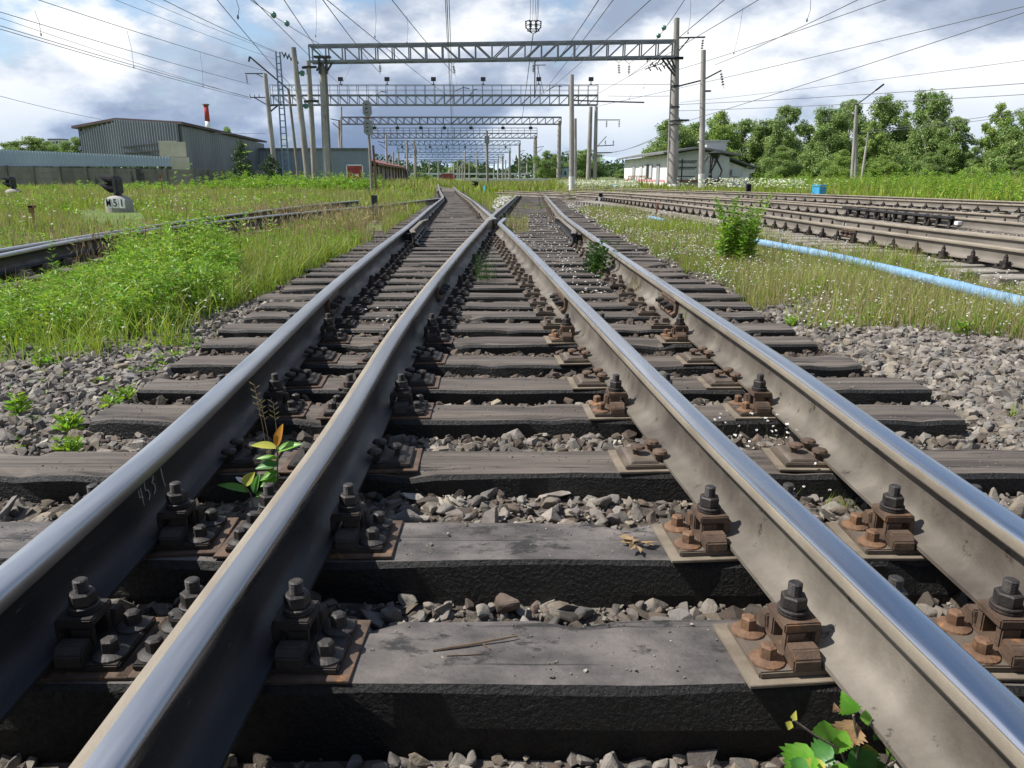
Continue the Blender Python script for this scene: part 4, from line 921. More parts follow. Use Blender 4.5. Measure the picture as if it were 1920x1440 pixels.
# ---------------------------------------------------------------- helpers for buildings
def quad_prism(b, A, B, z0a, z1a, z0b, z1b, th):
    """upright wall from A to B (xy), bottom/top heights at each end, thickness away from the camera"""
    A, B = Vector((A[0], A[1], 0)), Vector((B[0], B[1], 0)); n = Vector((-(B - A).y, (B - A).x, 0)).normalized()
    if n.y < 0 and abs(n.y) > .3: n = -n
    V = []
    for p, z0, z1 in ((A, z0a, z1a), (B, z0b, z1b)):
        for q in (0, th):
            for z in (z0, z1): V.append(p + n * q + Vector((0, 0, z)))
    b.add(V, [(0, 4, 5, 1), (2, 3, 7, 6), (0, 1, 3, 2), (4, 6, 7, 5), (1, 5, 7, 3), (0, 2, 6, 4)])
def corrug(b, A, B, z0, top, pitch=.25, dep=.05, side=-1):
    """corrugated sheet from A to B, top(t) gives the height"""
    A, B = Vector((A[0], A[1], 0)), Vector((B[0], B[1], 0)); L = (B - A).length; d = (B - A) / L; nrm = Vector((d.y, -d.x, 0)) * side
    n = int(L / pitch) * 4; V = []; 
    for i in range(n + 1):
        t = i / n; o = dep if (i % 4) in (1, 2) else 0
        p = A + d * L * t + nrm * o
        V += [p + Vector((0, 0, z0)), p + Vector((0, 0, top(t)))]
    b.add(V, [(2 * i, 2 * i + 2, 2 * i + 3, 2 * i + 1) for i in range(n)])
def G(px, Y): p = at(px, 340, Y); return (p.x, Y)
def hz(py, Y, px=960): return at(px, py, Y).z

# ---- big corrugated shed
P0 = (-58.5, 96); P1 = G(163, 82); P2 = G(345, 75); P3 = G(501, 116)
e = empty('corrugated_shed', (P2[0], P2[1], 0), 0, 'long grey corrugated shed with a torn gable and low pitched roof', 'shed'); ev = Vector(e.location)
def loc(b, name, m, par, org): 
    b.v = [tuple(Vector(p) - org) for p in b.v]; return b.build(name, m, par)
zc, zp, zr = hz(236, 82), hz(219, 78), hz(228, 75)
def gab(t):
    z = zc + (zp + .1 - zc) * min(1, t / .40) if t < .40 else zp + .1 + (zr - zp) * (t - .4) / .6
    return z - .25 - (.35 * abs(math.sin(t * 61)) if t < .38 else 0)
b = MB(); corrug(b, P1, P2, 2.1, gab, .38, .09, 1); loc(b, 'gable_sheet', 'corr_grey', e, ev)
b = MB(); corrug(b, P2, P3, 0, lambda t: zr - .25 - t * .15, .9, .06, 1); loc(b, 'wall', 'corr_grey', e, ev)
dv = Vector((P3[0] - P2[0], P3[1] - P2[1], 0))
b = MB()
for pa, za in ((P1, zc), (P2, zr)): b.bar((pa[0], pa[1] + .2, 0), (pa[0], pa[1] + .2, za - .3), .3)
for k in (.3, .55, .8): x = P1[0] + (P2[0] - P1[0]) * k; y = P1[1] + (P2[1] - P1[1]) * k; b.bar((x, y + .3, 0), (x, y + .3, 2.3), .25)
for zz in (3.0, 3.6): b.bar((P1[0] + 2, P1[1] - .5, zz), (P2[0] - 1.5, P2[1] - .1, zz + .35), .14)
loc(b, 'frame', 'dark_metal', e, ev)
b = MB(); pk = Vector((P1[0] + (P2[0] - P1[0]) * .40, P1[1] + (P2[1] - P1[1]) * .40, zp)); A = Vector((P1[0] - .8, P1[1], zc)); C = Vector((P2[0] + .5, P2[1] - .2, zr))
for a, c in ((A, pk), (pk, C)):
    q = dv; b.add([a, c, c + q, a + q, a + Vector((0, 0, -.25)), c + Vector((0, 0, -.25)), c + q + Vector((0, 0, -.25)), a + q + Vector((0, 0, -.25))], [(0, 1, 2, 3), (4, 7, 6, 5), (0, 4, 5, 1), (1, 5, 6, 2), (2, 6, 7, 3), (3, 7, 4, 0)])
loc(b, 'roof', 'roof_dark', e, ev)
b = MB()
for (x0, x1, y0, y1, yy) in ((301, 330, 264, 294, 70), (322, 347, 266, 294, 69.6), (323, 354, 295, 318, 69.2)):
    a, c = at(x0, y1, yy), at(x1, y0, yy); b.box(((a.x + c.x) / 2, yy, (a.z + c.z) / 2), (c.x - a.x, .12, c.z - a.z))
tag(b.build('plywood_sheet', 'pale_ply'), 'pale yellow board panels above the concrete fence beside the shed', 'panels')

# ---- concrete fence with blue grey sheet on top
fa, fb_, fc = (-47.5, 66), G(362, 66), (-27.5, 108)
e = empty('concrete_fence', (fb_[0], fb_[1], 0), 0, 'stained concrete panel fence in front of the corrugated shed', 'fence'); ev = Vector(e.location)
def run(A, B, n, z1, z2):
    for k in range(n):
        a = Vector((A[0], A[1], 0)).lerp(Vector((B[0], B[1], 0)), k / n); c = Vector((A[0], A[1], 0)).lerp(Vector((B[0], B[1], 0)), (k + 1) / n)
        za, zb = z1 + (z2 - z1) * k / n, z1 + (z2 - z1) * (k + 1) / n; d = (c - a).normalized()
        b = MB(); quad_prism(b, a + d * .12, c - d * .12, -.4, za, -.4, zb, .12)
        for j in (1, 2, 3): quad_prism(b, a + d * .3 + Vector((0, -.03, 0)), c - d * .3 + Vector((0, -.03, 0)), -.4 + j * .55, -.36 + j * .55, -.4 + j * .55, -.36 + j * .55, .05)
        loc(b, 'fence_panel', 'old_concrete', e, ev); q = MB(); q.box((a.x, a.y, (za - .3) / 2), (.24, .26, za + .5)); loc(q, 'fence_post', 'old_concrete', e, ev)
run(fa, fb_, 9, hz(311, 66), hz(318, 66)); run(fb_, fc, 12, hz(318, 66), hz(327, 108) + .3)
e = empty('sheet_fence', (-40, 66.2, 0), 0, 'blue grey corrugated sheet fence above the concrete fence', 'fence'); ev = Vector(e.location)
b = MB(); A, B = (fa[0] + 2.2, 66.25), (G(323, 66)[0], 66.25); corrug(b, A, B, hz(312, 66.2), lambda t: hz(278, 66.2) * (1 - t) + hz(294, 66.2) * t, .24, .04, 1); loc(b, 'sheet', 'corr_blue', e, ev)
b = MB(); A2 = (fa[0] - 6, 62); corrug(b, A2, (fa[0] + 2.2, 66.25), hz(312, 66.2), lambda t: hz(277, 66.2), .8, .1, 1); loc(b, 'sheet', 'corr_blue', e, ev)
b = MB(); b.bar((A[0], 66.1, hz(312, 66.2) - .03), (B[0], 66.1, hz(317, 66.2) - .03), .12); b.bar((A2[0], A2[1], hz(312, 66.2)), (A[0], 66.1, hz(312, 66.2)), .12); loc(b, 'rail', 'dark_metal', e, ev)

# ---- red and white chimney far away
Yc = 420; c = at(390, 236, Yc); e = empty('chimney', (c.x, Yc, 0), 0, 'tall red and white chimney far behind the corrugated shed', 'chimney')
zt = hz(197, Yc); seg = (zt - 0) / 7.0; rr = lambda z: 1.15 + (zt - z) * .012
zs = [zt, zt - 8.2, zt - 13.0, zt - 21, zt - 29, 0]; ms = ['chimney_red', 'white_paint', 'chimney_red', 'white_paint', 'chimney_red']
for k in range(5):
    b = MB(); b.smooth = True; b.lathe([(rr(zs[k + 1]), zs[k + 1]), (rr(zs[k]), zs[k])], (0, 0, 0), 20); b.build('band', ms[k], e)
b = MB(); b.lathe([(1.7, zt - .2), (1.75, zt + .2), (1.7, zt + .5)], (0, 0, 0), 20); b.lathe([(1.85, zt - 13.2), (1.85, zt - 12.6)], (0, 0, 0), 20); b.build('platform', 'rust_steel', e)

# ---- grey warehouse with red door, brick freight house
Yw = 112; e = empty('warehouse', (G(610, Yw)[0], Yw, 0), 0, 'plain blue grey warehouse with one red door', 'warehouse'); ev = Vector(e.location)
a, c = at(535, 345, Yw), at(691, 281, Yw)
b = MB(); corrug(b, (a.x - 4, Yw), (c.x, Yw), -.3, lambda t: c.z, .5, .03, 1); quad_prism(b, (c.x, Yw + .05), (c.x - 9, Yw + 40), -.3, c.z, -.3, c.z, .2); quad_prism(b, (a.x - 4, Yw + .05), (a.x - 14, Yw + 40), -.3, c.z, -.3, c.z, .2); loc(b, 'wall', 'warehouse_grey', e, ev)
b = MB(); b.prism([(a.x - 4.2, Yw - .3), (c.x + .2, Yw - .3), (c.x - 9, Yw + 40), (a.x - 14, Yw + 40)], c.z, c.z + .25); loc(b, 'roof', 'slate', e, ev)
d0, d1 = at(653, 343, Yw), at(679, 311, Yw); b = MB(); b.box(((d0.x + d1.x) / 2, Yw - .12, (d0.z + d1.z) / 2), (d1.x - d0.x, .1, d1.z - d0.z)); 
dr = loc(b, 'door', 'red_door', e, ev)
b = MB()
for k in range(1, 6): z = d0.z + (d1.z - d0.z) * k / 6; b.box(((d0.x + d1.x) / 2, Yw - .19, z), (d1.x - d0.x - .2, .03, .05))
loc(b, 'panel_seams', 'red_roof', dr, ev)
b = MB()
for x_ in (d0.x - .08, d1.x + .08): b.box((x_, Yw - .14, (d0.z + d1.z) / 2), (.16, .14, d1.z - d0.z + .3))
b.box(((d0.x + d1.x) / 2, Yw - .14, d1.z + .1), (d1.x - d0.x + .3, .14, .18)); loc(b, 'door_frame', 'white_paint', e, ev)
b = MB(); mx_, mz = (d0.x + d1.x) / 2, (d0.z + d1.z) / 2; b.box((mx_ + .25, Yw - .21, mz - .1), (.55, .02, .28)); b.box((mx_ - .45, Yw - .21, mz + .1), (.4, .02, .1)); b.box((mx_, Yw - .21, mz - .6), (.2, .02, .25)); loc(b, 'notice', 'white_paint', dr, ev)
e = empty('freight_house', (G(700, 100)[0], 100, 0), 0, 'low old freight house with red brown roof and pale wall', 'freight house'); ev = Vector(e.location)
A, B = G(693, 119), G(757, 200); zt_, zb_ = hz(300, 119), hz(322, 200) + .6
b = MB(); quad_prism(b, A, B, -.3, zt_, -.3, zt_, .3); quad_prism(b, (A[0] - 6, A[1] + .1), A, -.3, zt_, -.3, zt_, .3); loc(b, 'wall', 'brick_wall', e, ev)
dd = Vector((B[0] - A[0], B[1] - A[1], 0)); n_ = Vector((1, .0, 0)); pA = Vector((A[0], A[1], 0))
b = MB(); V = [pA + Vector((1.6, -1, zt_ - .4)), pA + Vector((-6.5, -1, zt_ + 1.6)), pA + dd + Vector((-6.5, 1, zt_ + 1.6)), pA + dd + Vector((1.6, 1, zt_ - .4))]
b.add(V + [v - Vector((0, 0, .35)) for v in V], [(0, 3, 2, 1), (4, 5, 6, 7), (0, 1, 5, 4), (1, 2, 6, 5), (2, 3, 7, 6), (3, 0, 4, 7)]); loc(b, 'roof', 'red_roof', e, ev)
for k in range(9):
    p = pA + dd * (.06 + k * .1); w_ = MB(); w_.box((p.x + .03, p.y, 1.55), (.25, 1.6, 2.5), rz=-math.atan(dd.x / dd.y)); loc(w_, 'door', 'window_dark', e, ev)
    q = MB(); q.bar((p.x + .9, p.y + 3, -.3), (p.x + .9, p.y + 3, zt_ - .35), .25); loc(q, 'post', 'rust_steel', e, ev)
b = MB(); b.box((pA.x + 2, 117, .2), (7, 3, .7)); loc(b, 'platform', 'old_concrete', e, ev)
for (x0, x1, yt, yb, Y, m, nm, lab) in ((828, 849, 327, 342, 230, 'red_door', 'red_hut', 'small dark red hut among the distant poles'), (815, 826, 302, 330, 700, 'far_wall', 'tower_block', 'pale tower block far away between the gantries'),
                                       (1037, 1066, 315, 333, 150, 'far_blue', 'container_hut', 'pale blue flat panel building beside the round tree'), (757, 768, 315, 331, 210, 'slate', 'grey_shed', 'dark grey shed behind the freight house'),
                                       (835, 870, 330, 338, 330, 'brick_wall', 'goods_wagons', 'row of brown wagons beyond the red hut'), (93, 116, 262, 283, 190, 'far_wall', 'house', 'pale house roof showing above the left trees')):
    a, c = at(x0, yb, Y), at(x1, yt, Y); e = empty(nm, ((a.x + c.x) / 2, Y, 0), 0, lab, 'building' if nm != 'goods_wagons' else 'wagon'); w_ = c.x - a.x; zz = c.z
    b = MB(); b.box((0, w_ * .4, zz / 2 - .5), (w_, w_ * .8, zz + 1)); b.build('wall', m, e)
    b = MB(); b.box((0, w_ * .4, zz + .12), (w_ * 1.04, w_ * .85, .25)); b.build('roof', 'slate' if nm != 'red_hut' else 'red_roof', e)
    if nm in ('tower_block', 'house'):
        for i in range(4):
            for j in range(7 if nm == 'tower_block' else 2):
                q = MB(); q.box((-w_ * .36 + i * w_ * .24, -.05, zz * .93 - j * zz * .12), (w_ * .1, .2, zz * .06)); q.build('window', 'window_dark', e)
    elif nm == 'red_hut':
        q = MB(); q.box((0, -.06, zz * .45), (w_ * .5, .12, zz * .8)); q.build('door', 'red_roof', e)
    else:
        for i in range(3): q = MB(); q.box((-w_ * .3 + i * w_ * .3, -.05, zz * .6), (w_ * .12, .1, zz * .3)); q.build('window', 'window_dark', e)

# ---- white house on the right
hA = (14.0, 68.0); hB = (12.4, 84.0); hC = (18.7, 67.0); hD = (21.4, 70.0); gzh = -.15
e = empty('white_house', (hA[0], hA[1], 0), 0, 'low whitewashed house with slate roof and pink stripe behind the yard tracks', 'house'); ev = Vector(e.location)
ev_, ef = hz(286, 68), 3.0
b = MB(); quad_prism(b, hA, hB, gzh, 2.75, gzh, 2.6, .25); loc(b, 'wall', 'white_wall', e, ev)
b = MB(); b.add([(hA[0], hA[1], gzh), (hC[0], hC[1], gzh), (hC[0], hC[1], 2.5), (16.0, 67.65, 3.1), (hA[0], hA[1], 2.75), (hA[0] + .1, hA[1] + .3, gzh), (hC[0], hC[1] + .3, gzh), (hC[0], hC[1] + .3, 2.5), (16.0, 67.95, 3.1), (hA[0] + .1, hA[1] + .3, 2.75)],
                [(0, 1, 2, 3, 4), (9, 8, 7, 6, 5), (1, 6, 7, 2)]); loc(b, 'gable_wall', 'grey_and_shaded_wall', e, ev)  # whitewashed gable turned from the sun, its shade painted as grey
b = MB(); quad_prism(b, (18.7, 68.5), hD, gzh, 2.3, gzh, 1.5, .25); loc(b, 'annex_wall', 'white_wall', e, ev)
def slab(V, th, nm, m):
    b = MB(); V = [Vector(v) for v in V]; b.add(V + [v - Vector((0, 0, th)) for v in V], [(0, 1, 2, 3), (4, 7, 6, 5), (0, 4, 5, 1), (1, 5, 6, 2), (2, 6, 7, 3), (3, 7, 4, 0)]); return loc(b, nm, m, e, ev)
slab([(13.0, 67.0, 2.92), (16.0, 66.6, 3.36), (14.4, 85, 3.3), (11.4, 85.2, 2.75)], .16, 'roof', 'slate')
slab([(16.0, 66.6, 3.36), (19.4, 66.2, 2.75), (18.2, 85, 2.6), (14.4, 85, 3.3)], .16, 'roof', 'slate')
slab([(18.8, 67.8, 2.6), (22.0, 69.4, 1.7), (21.4, 76, 1.7), (18.7, 76, 2.55)], .12, 'annex_roof', 'slate')
b = MB(); b.box((17.7, 69, 3.2), (1.7, 2.5, 1.2)); b.box((17.7, 69, 3.85), (2.1, 2.8, .10)); loc(b, 'dormer', 'grey_and_shaded_wall', e, ev)
def onwall(t, z0, z1, wd, nm, m, out=.29, fr=None):
    dv = Vector((hB[0] - hA[0], hB[1] - hA[1], 0)); L = dv.length; dv /= L; n = Vector((-dv.y, dv.x, 0)); n = n if n.x < 0 else -n
    p = Vector((hA[0], hA[1], 0)) + dv * L * t; b = MB(); b.box((p.x + n.x * out, p.y + n.y * out, (z0 + z1) / 2), (.10, wd, z1 - z0), rz=-math.atan(dv.x / dv.y)); return loc(b, nm, m, e, ev)
onwall(.20, -.1, 2.0, .9, 'door', 'door_grey'); onwall(.74, -.0, 1.85, 1.0, 'door', 'door_grey'); onwall(.57, .9, 1.95, 1.0, 'window', 'grey_and_shaded_wall')
onwall(.40, .75, 2.0, 1.0, 'window', 'window_dark'); onwall(.345, .75, 2.05, .75, 'shutter', 'grey_and_shaded_wall', .33); onwall(.455, .75, 2.05, .75, 'shutter', 'grey_and_shaded_wall', .33)
onwall(.12, .42, .62, 1.8, 'stripe', 'pink_stripe', .22); onwall(.44, .42, .62, 6.4, 'stripe', 'pink_stripe', .22); onwall(.88, .42, .62, 3.2, 'stripe', 'pink_stripe', .22)
b = MB(); b.box((16.5, 67.25, .5), (4.2, .06, .2), rz=-.2); loc(b, 'stripe', 'rust_steel', e, ev)
b = MB()
for x_ in (20.0, ): b.box((x_, 68.95, 1.2), (1.3, .1, .6), rz=.5)
loc(b, 'window', 'grey_and_shaded_wall', e, ev)
b = MB(); b.bar((15.5, 74, 3.2), (15.5, 74, 4.6), .12); b.bar((14.6, 74, 4.5), (16.4, 74, 4.5), .05); b.bar((14.8, 74, 4.3), (16.2, 74, 4.3), .04); loc(b, 'aerial', 'dark_metal', e, ev)
# railing, dark lantern shaped frame, planters round the house
e2 = empty('railing', (11.5, 76, 0), 0, 'dark red railing with upright bars in front of the house wall', 'railing'); b = MB()
A, B = G(1178, 74), G(1212, 70)
for k in range(12): t = k / 11; b.bar((A[0] + (B[0] - A[0]) * t - 11.5, A[1] + (B[1] - A[1]) * t - 76, -.1), (A[0] + (B[0] - A[0]) * t - 11.5, A[1] + (B[1] - A[1]) * t - 76, .95), .06)
for z in (.93, .1): b.bar((A[0] - 11.5, A[1] - 76, z), (B[0] - 11.5, B[1] - 76, z), .07)
b.build('bars', 'rust_steel', e2)
b = MB(); c = at(1331, 335, 64)
for k in range(6):
    a = k * 1.05; p = Vector((c.x + .65 * math.cos(a), 64 + .65 * math.sin(a), 0)); m_ = Vector((c.x + 1.05 * math.cos(a + .3), 64 + .6 * math.sin(a + .3), 1.4)); t_ = Vector((c.x + .35 * math.cos(a), 64 + .3 * math.sin(a), 2.5)); b.tube([p, m_, t_], .05, 5); b.tube([p, Vector((c.x, 64, 1.1)), t_ + Vector((.3, 0, 0))], .04, 5)
b.lathe([(.1, 2.3), (.6, 2.75), (.05, 2.9)], (c.x + .3, 64, 0), 8)
tag(b.build('metal_frame', 'dark_metal'), 'dark twisted metal frame standing in front of the house gable', 'frame')
b = MB(); c = at(1280, 330, 65)
for z in (.9, 1.5, 2.0): b.bar((c.x - .8, 65, z), (c.x + 1.0, 65, z), .08)
b.bar((c.x - .1, 65, -.1), (c.x - .1, 65, 2.3), .1)
for k in range(7):
    for z in (1.55, 2.05): b.box((c.x - .8 + k * .3, 65, z + .08), (.22, .2, .1), rz=.5 * (k % 2))
tag(b.build('pipe_rack', 'dark_metal'), 'black rack of pipes between the double pole and the whitewashed pole', 'rack')
c = at(1408, 316, 70); e = empty('round_sign', (c.x, 70, -.1), 0, 'round white road sign with a bar, at the corner of the white house', 'sign')
b = MB(); Mx = Matrix.Rotation(math.pi / 2, 3, 'X'); b.lathe([(.42, -.02), (.42, .02)], (0, 0, c.z + .1), 28, ax=Mx); b.build('disc', 'white_paint', e); b = MB(); b.box((0, -.03, c.z + .1), (.62, .02, .13)); b.build('bar', 'corr_grey', e)
b = MB(); b.bar((0, .05, 0), (0, .05, c.z), .06); b.build('post', 'door_grey', e)

# ---------------------------------------------------------------- poles
def bands(e, z_list, r, m='dark_metal'):
    for z in z_list: b = MB(); b.lathe([(r + .03, z), (r + .03, z + .09)], (0, 0, 0), 12); b.build('band', m, e)
def pole(top, base, Y, label, r0=None, m='pole_concrete', white=False, name='concrete_pole', extra=None, gz_=None, group=None, wtop=8):
    T = at(*top, Y); B = at(*base, Y); z0 = -.35 - (float(drop(B.x, Y)) if Y < 200 else 0)
    d = (T - B) / (T.z - B.z); Bz = B + d * (z0 - B.z); e = empty(name, Bz, 0, label, 'pole', group); v = T - Bz
    rt = wtop / 1400 * Y / 1.06 / 2; rb = rt * 1.35 if r0 is None else r0
    b = MB(); b.smooth = True; b.tube([Vector((0, 0, 0)), v * .5, v], [rb, (rb + rt) / 2, rt], 14); b.build('shaft', m, e)
    if white: q = MB(); q.smooth = True; q.tube([Vector((0, 0, .02)), v * white], [rb * 1.03, rb * 1.02], 14); q.build('whitewash', 'whitewash', e)
    return e, v
def arm(e, a, b_, w_, m='dark_metal', nm='bracket'):
    q = MB(); q.bar(a, b_, w_); return q.build(nm, m, e)
def insul(e, p, q_, r=.09, n=5, m='ceramic', nm='insulator', frac=(.15, .85)):
    """string of sheds between two points"""
    p, q_ = Vector(p), Vector(q_); d = q_ - p; L = d.length; d /= L; qt = d.to_track_quat('Z', 'Y').to_matrix(); b = MB(); pr = [(.012, 0), (.012, L * frac[0])]
    s0, s1 = L * frac[0], L * frac[1]; st = (s1 - s0) / n
    for k in range(n): z = s0 + k * st; pr += [(.02, z), (r, z + st * .3), (r * .8, z + st * .55), (.02, z + st * .6)]
    pr += [(.012, s1), (.012, L)]; b.lathe(pr, p, 8, ax=qt); return b.build(nm, m, e)
GP = 'concrete poles of the overhead line'
e, v = pole((550, 89), (579, 346), 60, 'tall pale leaning concrete pole left of the gantry, next to the ladder mast', white=.05, wtop=9.5)
for t, s_ in ((.84, 1), (.62, 1)): insul(e, v * t, v * t + Vector((1.1, 0, -.25)), .22, 1, 'glass_green')
e, v = pole((578, 114), (591, 345), 60.6, 'slimmer leaning concrete pole with rust stains between two stouter poles', wtop=8.5)
for t in (.95, .70): bands(e, [v.z * t], .32); arm(e, v * t + Vector((-.5, 0, 0)), v * t + Vector((.6, 0, .05)), .16)
e, v = pole((497, 138), (518, 345), 78, 'concrete pole with side brackets carrying wires, above the dark bush', wtop=7.5, m='pole_concrete')
arm(e, v, v + Vector((-1.95, 0, .0)), .09); arm(e, v * .96, v + Vector((-.9, 0, 0)), .07); insul(e, v + Vector((-1.85, 0, 0)), v + Vector((-1.8, 0, -1.0)), .1, 4)
arm(e, v * .80 + Vector((0, 0, 0)), v * .80 + Vector((-1.7, 0, -.0)), .09); arm(e, v * .73, v * .80 + Vector((-1.3, 0, 0)), .09)
for k in range(3): insul(e, v * .80 + Vector((-1.7 + k * .45, 0, 0)), v * .80 + Vector((-1.7 + k * .45, 0, .35)), .07, 2)
arm(e, v * .73, v * .73 + Vector((1.3, 0, .1)), .14); arm(e, v * .67, v * .73 + Vector((.9, 0, 0)), .12)
e, v = pole((541, 168), (561, 345), 70, 'thin brown pole half hidden behind the tall leaning pole', wtop=4.5, m='pole_dark')
arm(e, v, v + Vector((-3.0, -.5, 2.6)), .13); arm(e, v + Vector((-3.0, -.5, 2.6)), v + Vector((-3.1, -.5, 2.2)), .12)
# ladder mast
Yl = 66; T0, B0 = at(521, 97, Yl), at(538, 345, Yl); e = empty('lattice_mast', (B0.x, Yl, -.3), 0, 'blue steel ladder mast rising behind the concrete poles', 'mast'); v = T0 - Vector((B0.x, Yl, -.3))
for s_ in (-1, 1):
    b = MB(); b.bar((s_ * .28, 0, 0), v + Vector((s_ * .16, 0, 0)), .10); b.build('leg', 'blue_steel', e)
b = MB()
for k in range(22): t = .02 + k * .045; wd = .28 - .12 * t; b.bar(v * t + Vector((-wd, 0, 0)), v * t + Vector((wd, 0, 0)), .07)
b.build('rungs', 'blue_steel', e)
b = MB()
for k in range(9): p = v + Vector((.3 + k * .14, 0, -.2 - k * .06)); b.tube([p + Vector((0, 0, .2 * (-1) ** k)), p + Vector((.2, 0, -.22 * (-1) ** k))], .05, 5)
b.build('switch_gear', 'dark_metal', e)
# right hand poles
e, v = pole((1319, 94), (1315, 353), 58, 'smooth concrete pole with whitewashed foot in front of the white house', white=.145, wtop=9)
arm(e, v * .80, v * .83 + Vector((1.3, 0, .35)), .10); insul(e, v * .83 + Vector((1.25, 0, .33)), v * .80 + Vector((1.55, 0, -.6)), .12, 5); arm(e, v * .80, v * .76 + Vector((-2.1, 0, -.1)), .10); bands(e, [v.z * .72], .2)
e, v = pole((1072, 140), (1072, 356), 50, 'plain concrete pole with whitewashed foot standing alone near the yard tracks', white=.18, wtop=8)
e, v = pole((1079, 222), (1079, 345), 95, 'thin concrete pole just right of the plain whitewashed pole', wtop=4.6)
e, v = pole((1118, 200), (1115, 345), 88, 'double concrete pole carrying the end of the second gantry', wtop=6)
b = MB(); b.smooth = True; b.tube([(-.75, 0, 0), v + Vector((-.6, 0, 0))], [.3, .2], 12); b.build('shaft', 'pole_concrete', e)
arm(e, v * .84, v * .84 + Vector((2.7, 0, 0)), .09)
for dx in (1.2, 2.6): insul(e, v * .84 + Vector((dx, 0, 0)), v * .84 + Vector((dx, 0, -.9)), .11, 4)
arm(e, v * .52, v * .52 + Vector((2.1, 0, .1)), .09); arm(e, v * .49, v * .56 + Vector((1.2, 0, .7)), .07)
for dx in (1.1, 2.0): insul(e, v * .53 + Vector((dx, 0, 0)), v * .53 + Vector((dx, 0, .6)), .1, 3)
arm(e, v * .44, v * .44 + Vector((1.9, 0, 0)), .10)
# signal mast with two heads seen from behind
e, v = pole((688, 190), (697, 352), 48, 'brown signal mast with two oval signal heads seen from behind', m='pole_dark', name='signal_mast', wtop=4.2)
b = MB(); b.tube([(.28, .05, 0), v * .55 + Vector((.22, .05, 0))], .07, 8); b.build('pipe', 'rust_steel', e)
for t, nm in ((.925, 1), (.735, 1)):
    c = v * t + Vector((0, -.12, 0)); b = MB(); b.prism([(x_, z_) for x_, z_ in ((-.26, -.30), (-.10, -.46), (.12, -.46), (.28, -.30), (.28, .30), (.12, .46), (-.10, .46), (-.26, .30))], -.05, .05, Matrix(((1, 0, 0), (0, 0, -1), (0, 1, 0))))
    b.v = [tuple(Vector(p) + c) for p in b.v]; h = b.build('signal_head', 'grey_box', e)
    b = MB()
    for k in range(3): b.box(c + Vector((-.03, -.09, .22 - k * .22)), (.12, .06, .05))
    b.build('catch', 'dark_metal', h)
b = MB(); b.box(v * .83 + Vector((0, -.1, 0)), (.5, .1, .08)); b.build('clamp', 'rust_steel', e)
# street lamp pole and leaning prop on the right
e, v = pole((1606, 197), (1597, 337), 80, 'concrete lamp pole with a long slanting arm in front of the birches', wtop=5, name='lamp_pole')
c = at(1657, 158, 80) - Vector(e.location); arm(e, v, c, .09, nm='lamp_arm'); q = MB(); dvv = (v - c).normalized(); q.bar(c, c + dvv * .9, .24, .14); q.build('lamp_head', 'dark_metal', e)
b = MB(); b.smooth = True; b.tube([(.55, .3, 0), v + Vector((.15, .3, -.3))], [.16, .12], 10); b.build('shaft', 'pole_concrete', e)
e, v = pole((1628, 249), (1614, 345), 79, 'short slanting prop pole right of the lamp pole', wtop=3.6); arm(e, v * .97 + Vector((-1.0, 0, .1)), v * .97 + Vector((.9, 0, .1)), .08)
# far poles, each with its own place
FP = [(640, 200, 640, 345, 118), (913, 245, 914, 352, 75), (779, 275, 780, 345, 120), (724, 252, 726, 345, 150), (737, 285, 738, 345, 190), (763, 262, 764, 345, 180), (777, 262, 778, 343, 175), (1048, 238, 1048, 346, 130),
      (1002, 262, 1001, 346, 170), (1006, 262, 1006, 346, 172), (973, 272, 973, 345, 210), (955, 282, 955, 344, 230), (934, 290, 934, 344, 235), (894, 285, 894, 345, 160), (872, 285, 871, 345, 165), (942, 292, 942, 344, 260),
      (867, 300, 867, 343, 240), (851, 305, 851, 343, 260), (858, 302, 858, 343, 270), (880, 300, 880, 343, 280), (805, 300, 805, 343, 250), (822, 300, 822, 343, 280), (842, 318, 842, 343, 300), (848, 312, 848, 343, 310), (862, 310, 862, 343, 290), (926, 300, 926, 343, 280), (948, 300, 948, 343, 290), (988, 305, 988, 343, 300), (1092, 325, 1092, 345, 250)]
for i, (a, b_, c, d, Y) in enumerate(FP):
    lab = 'distant concrete pole in the thicket of poles between the gantries'; g = 'distant poles between the gantries'
    if i == 0: lab, g = 'concrete pole left of the third gantry, left of the signal mast', None
    if i == 1: lab, g = 'dark mast in the middle of the yard above the small blue box', None
    if i == 2: lab, g = 'far signal mast standing before the freight house', None
    if i == 7: lab, g = 'concrete pole right of the third gantry beside the round tree', None
    e, v = pole((a, b_), (c, d), Y, lab, wtop=(4.2 if i == 1 else 3.2) if i < 9 else 2.2, m='pole_dark' if i in (1, 2) else 'pole_concrete', group=g)
    if i in (1, 2):
        q = MB(); q.box(v * .86, (.45, .35, .7)); q.build('signal_head', 'grey_box', e)
    elif i in (3, 4, 9, 10, 12, 14) or i == 0:
        s_ = -1 if a < 850 else 1; arm(e, v * .82, v * .82 + Vector((s_ * 1.6, 0, .3)), .12); arm(e, v * .70, v * .78 + Vector((s_ * 1.3, 0, .2)), .10)

